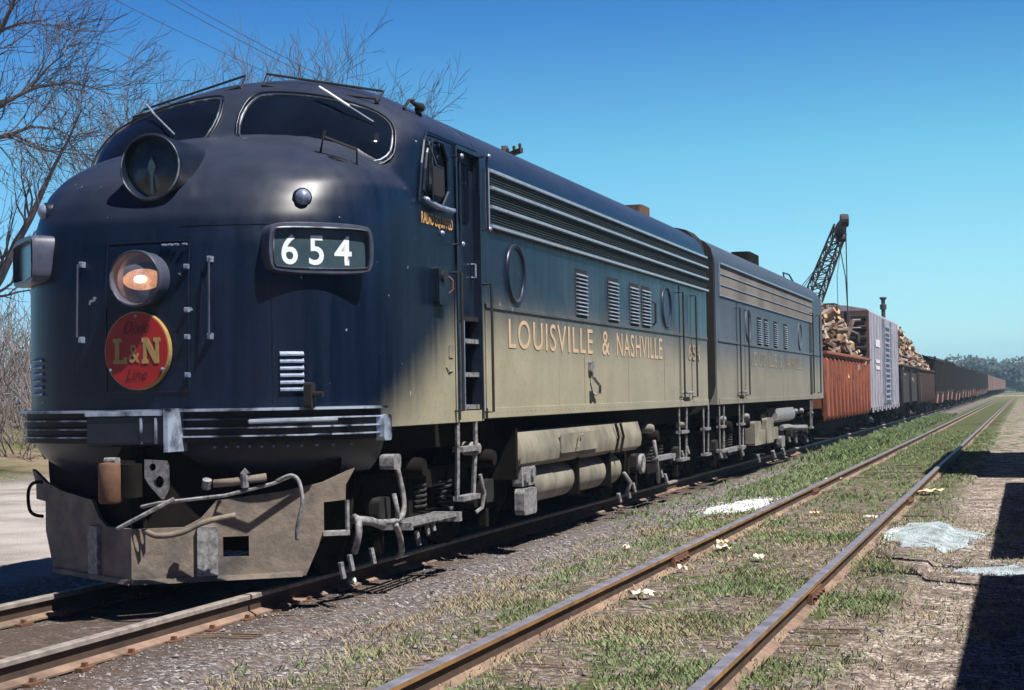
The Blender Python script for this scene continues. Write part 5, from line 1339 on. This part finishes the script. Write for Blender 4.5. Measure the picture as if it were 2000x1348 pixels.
# litter and spills
def paper(x, y, w_, l_, label, m, seed, name='scrap_paper', cat='litter'):
    rr = random.Random(seed); n = 7; mb = MB(); a = rr.uniform(0, 3)
    for i in range(n):
        for j in range(n):
            u, v = (i/(n-1)-.5)*w_*(1+.25*rr.uniform(-1, 1)), (j/(n-1)-.5)*l_*(1+.25*rr.uniform(-1, 1))
            px, py = u*math.cos(a)-v*math.sin(a), u*math.sin(a)+v*math.cos(a)
            mb.v.append((px, py, rr.uniform(.012, .055)+.15*min(w_, l_)*abs(math.sin(u*20+v*13+seed))))
    mb.f = [(i*n+j, i*n+j+1, (i+1)*n+j+1, (i+1)*n+j) for i in range(n-1) for j in range(n-1)]
    mb.f += [(k,) for k in []]
    o = mb.build(name, m); o.location = (x, y, gz(x, y)+.01); tag(o, label, cat, 'scraps of litter by the siding')
    md = o.modifiers.new('thickness', 'SOLIDIFY'); md.thickness = .002
for k, (x, y, w_, l_, lb, m) in enumerate((
    (3.37, 5.18, .14, .2, 'crumpled white paper lying between the siding rails beside a cream scrap', M_['paper']),
    (3.28, 5.75, .09, .12, 'small cream scrap close to the left siding rail', M_['cream_rag']),
    (3.87, 4.30, .09, .16, 'small white scrap near the middle of the siding', M_['paper']),
    (3.41, 1.45, .18, .12, 'flat white paper in the grass nearest the camera', M_['paper']),
    (3.72, 9.8, .12, .14, 'tiny cream scrap in the grass near the right siding rail', M_['cream_rag']),
    (4.82, 14.05, .22, .6, 'large crumpled cream paper just right of the right siding rail', M_['cream_rag']),
    (3.1, 17.6, .14, .3, 'pale scrap against the left siding rail further away', M_['paper']),
    (3.35, 3.3, .07, .09, 'tiny pale scrap beside the left siding rail', M_['paper']),
    (2.32, 5.6, .07, .12, 'white scrap on the cinders left of the siding', M_['paper']),
    (4.45, 9.2, .08, .16, 'small white scrap touching the right siding rail', M_['paper']),
    (3.12, -.9, .10, .07, 'white scrap low in the foreground grass', M_['paper']),
    (1.75, 30, .2, .5, 'pale scrap in the grass beside the train', M_['paper']))):
    paper(x, y, w_, l_, lb, m, 100+k)
def spill(x, y, rx, ry, h, label, seed, m):
    rr = random.Random(seed); mb = MB(); n = 28; rings = 7
    mb.v.append((0, 0, h))
    for r_ in range(1, rings+1):
        for k in range(n):
            a = 2*math.pi*k/n; q = r_/rings*(1+.35*noise.noise(V(math.cos(a)*1.5, math.sin(a)*1.5, seed))+.10*rr.uniform(-1, 1))
            px, py = rx*q*math.cos(a), ry*q*math.sin(a)
            mb.v.append((px, py, gz(x+px, y+py)-gz(x, y)+h*.6*(1-r_/rings)**1.2+(-.03 if r_ >= rings else .0)+rr.uniform(-.008, .010)*(r_/rings)))
    mb.f = [(0, 1+k, 1+(k+1) % n) for k in range(n)]
    for r_ in range(rings-1): mb.f += [(1+r_*n+k, 1+r_*n+(k+1) % n, 1+(r_+1)*n+(k+1) % n, 1+(r_+1)*n+k) for k in range(n)]
    for _ in range(int(2600*rx*ry+250)):
        a = rr.uniform(0, 2*math.pi); q = abs(rr.gauss(0, .62)); px, py = rx*q*math.cos(a), ry*q*math.sin(a); g = rr.uniform(.004, .013); z = gz(x+px, y+py)-gz(x, y)+h*.6*max(0, 1-q)**1.2
        mb.add([V(px-g, py, z), V(px, py-g, z), V(px+g, py, z), V(px, py+g, z), V(px, py, z+g)], [(0, 1, 4), (1, 2, 4), (2, 3, 4), (3, 0, 4)])
    o = mb.build('powder_spill', m, None, False); o.location = (x, y, gz(x, y)+.012); tag(o, label, 'spill', 'white powder spills on the ground'); return o
spill(2.45, 11.7, .42, 1.5, .05, 'bright white powder spill left of the siding rail', 1, M_['lime'])
spill(5.25, 7.4, .52, 1.5, .10, 'largest grey blue powder heap right of the right siding rail', 2, M_['limeg'])
spill(6.1, 4.25, .55, .36, .04, 'thin pale powder streak crossing the shadow at the right edge', 3, M_['limeg'])
spill(4.85, 7.4, .10, .8, .02, 'narrow white spill along the right siding rail', 4, M_['lime'])
# white-tipped stake end beside the near truck
o = MB().tube([V(0, 0, 0), V(.17, -.02, .03)], [.018, .024], 8).build('iron_bolt', M_['lime']); o.location = (.66, 2.0, -.13); tag(o, 'pale bolt lying on the ballast at the edge of the locomotive shadow', 'bolt')

# ================================================================== LINESIDE SHEDS (right, out of frame, they cast the shadows at the right edge)
def shed(y0, y1, h, x0, label, wob=0):
    s = empty('freight_shed', (x0, y0, 0), label, 'shed'); L = y1-y0
    MB().box(0.5, 4, .0, L, GZ-.1, h-.35).build('wall', M_['shed'], s)
    rf = MB(); rf.add([V(0, -.1, h-.12), V(0, L+.1, h-.12), V(2.4, L+.1, h+.5), V(2.4, -.1, h+.5), V(0, -.1, h), V(0, L+.1, h), V(2.4, L+.1, h+.62), V(2.4, -.1, h+.62), V(4.6, -.1, h), V(4.6, L+.1, h), V(4.6, -.1, h-.12), V(4.6, L+.1, h-.12)],
            [(0, 1, 5, 4), (4, 5, 6, 7), (7, 6, 9, 8), (8, 9, 11, 10), (0, 3, 2, 1), (3, 10, 11, 2), (0, 4, 7, 3), (3, 7, 8, 10), (1, 2, 6, 5), (2, 11, 9, 6)]); rf.build('roof', M_['shed'], s)
    dm_ = MB(); dm_.box(.44, .498, L*.4, L*.4+2.2, GZ, 2.4); dm_.build('door', M_['gond_dark'], s)
    return s
shed(-4.5, 3.0, 3.4, 7.78, 'low plank freight shed standing right of the siding near the camera')
shed(4.6, 17.0, 3.4, 7.83, 'long plank freight shed standing right of the siding beyond the gap')
for y, lb in ((3.2, 'wooden post at the near side of the gap between the sheds'), (4.4, 'wooden post at the far side of the gap between the sheds')):
    o = MB().tube([V(0, 0, GZ-.2), V(0, 0, 5.6)], [.09, .075], 8).build('wooden_post', M_['crossarm']); o.location = (8.0, y-.9+.1, 0); tag(o, lb, 'post')
shed(18.7, 29.5, 6.5, 8.0, 'tall plank shed standing furthest along the siding')

# ================================================================== AIR
hz = MB(); hz.box(-1100, 1100, -400, 1500, -3.0, 22.0)
m, nt, b = base('haze_air'); out = nt.nodes['Material Output']; nt.nodes.remove(b)
vp = N(nt, 'VolumePrincipled'); vp.inputs['Color'].default_value = (.50, .74, 1, 1); vp.inputs['Density'].default_value = .0005; vp.inputs['Anisotropy'].default_value = .0
nt.links.new(vp.outputs[0], out.inputs['Volume'])
o = hz.build('haze', m); tag(o, kind='stuff')
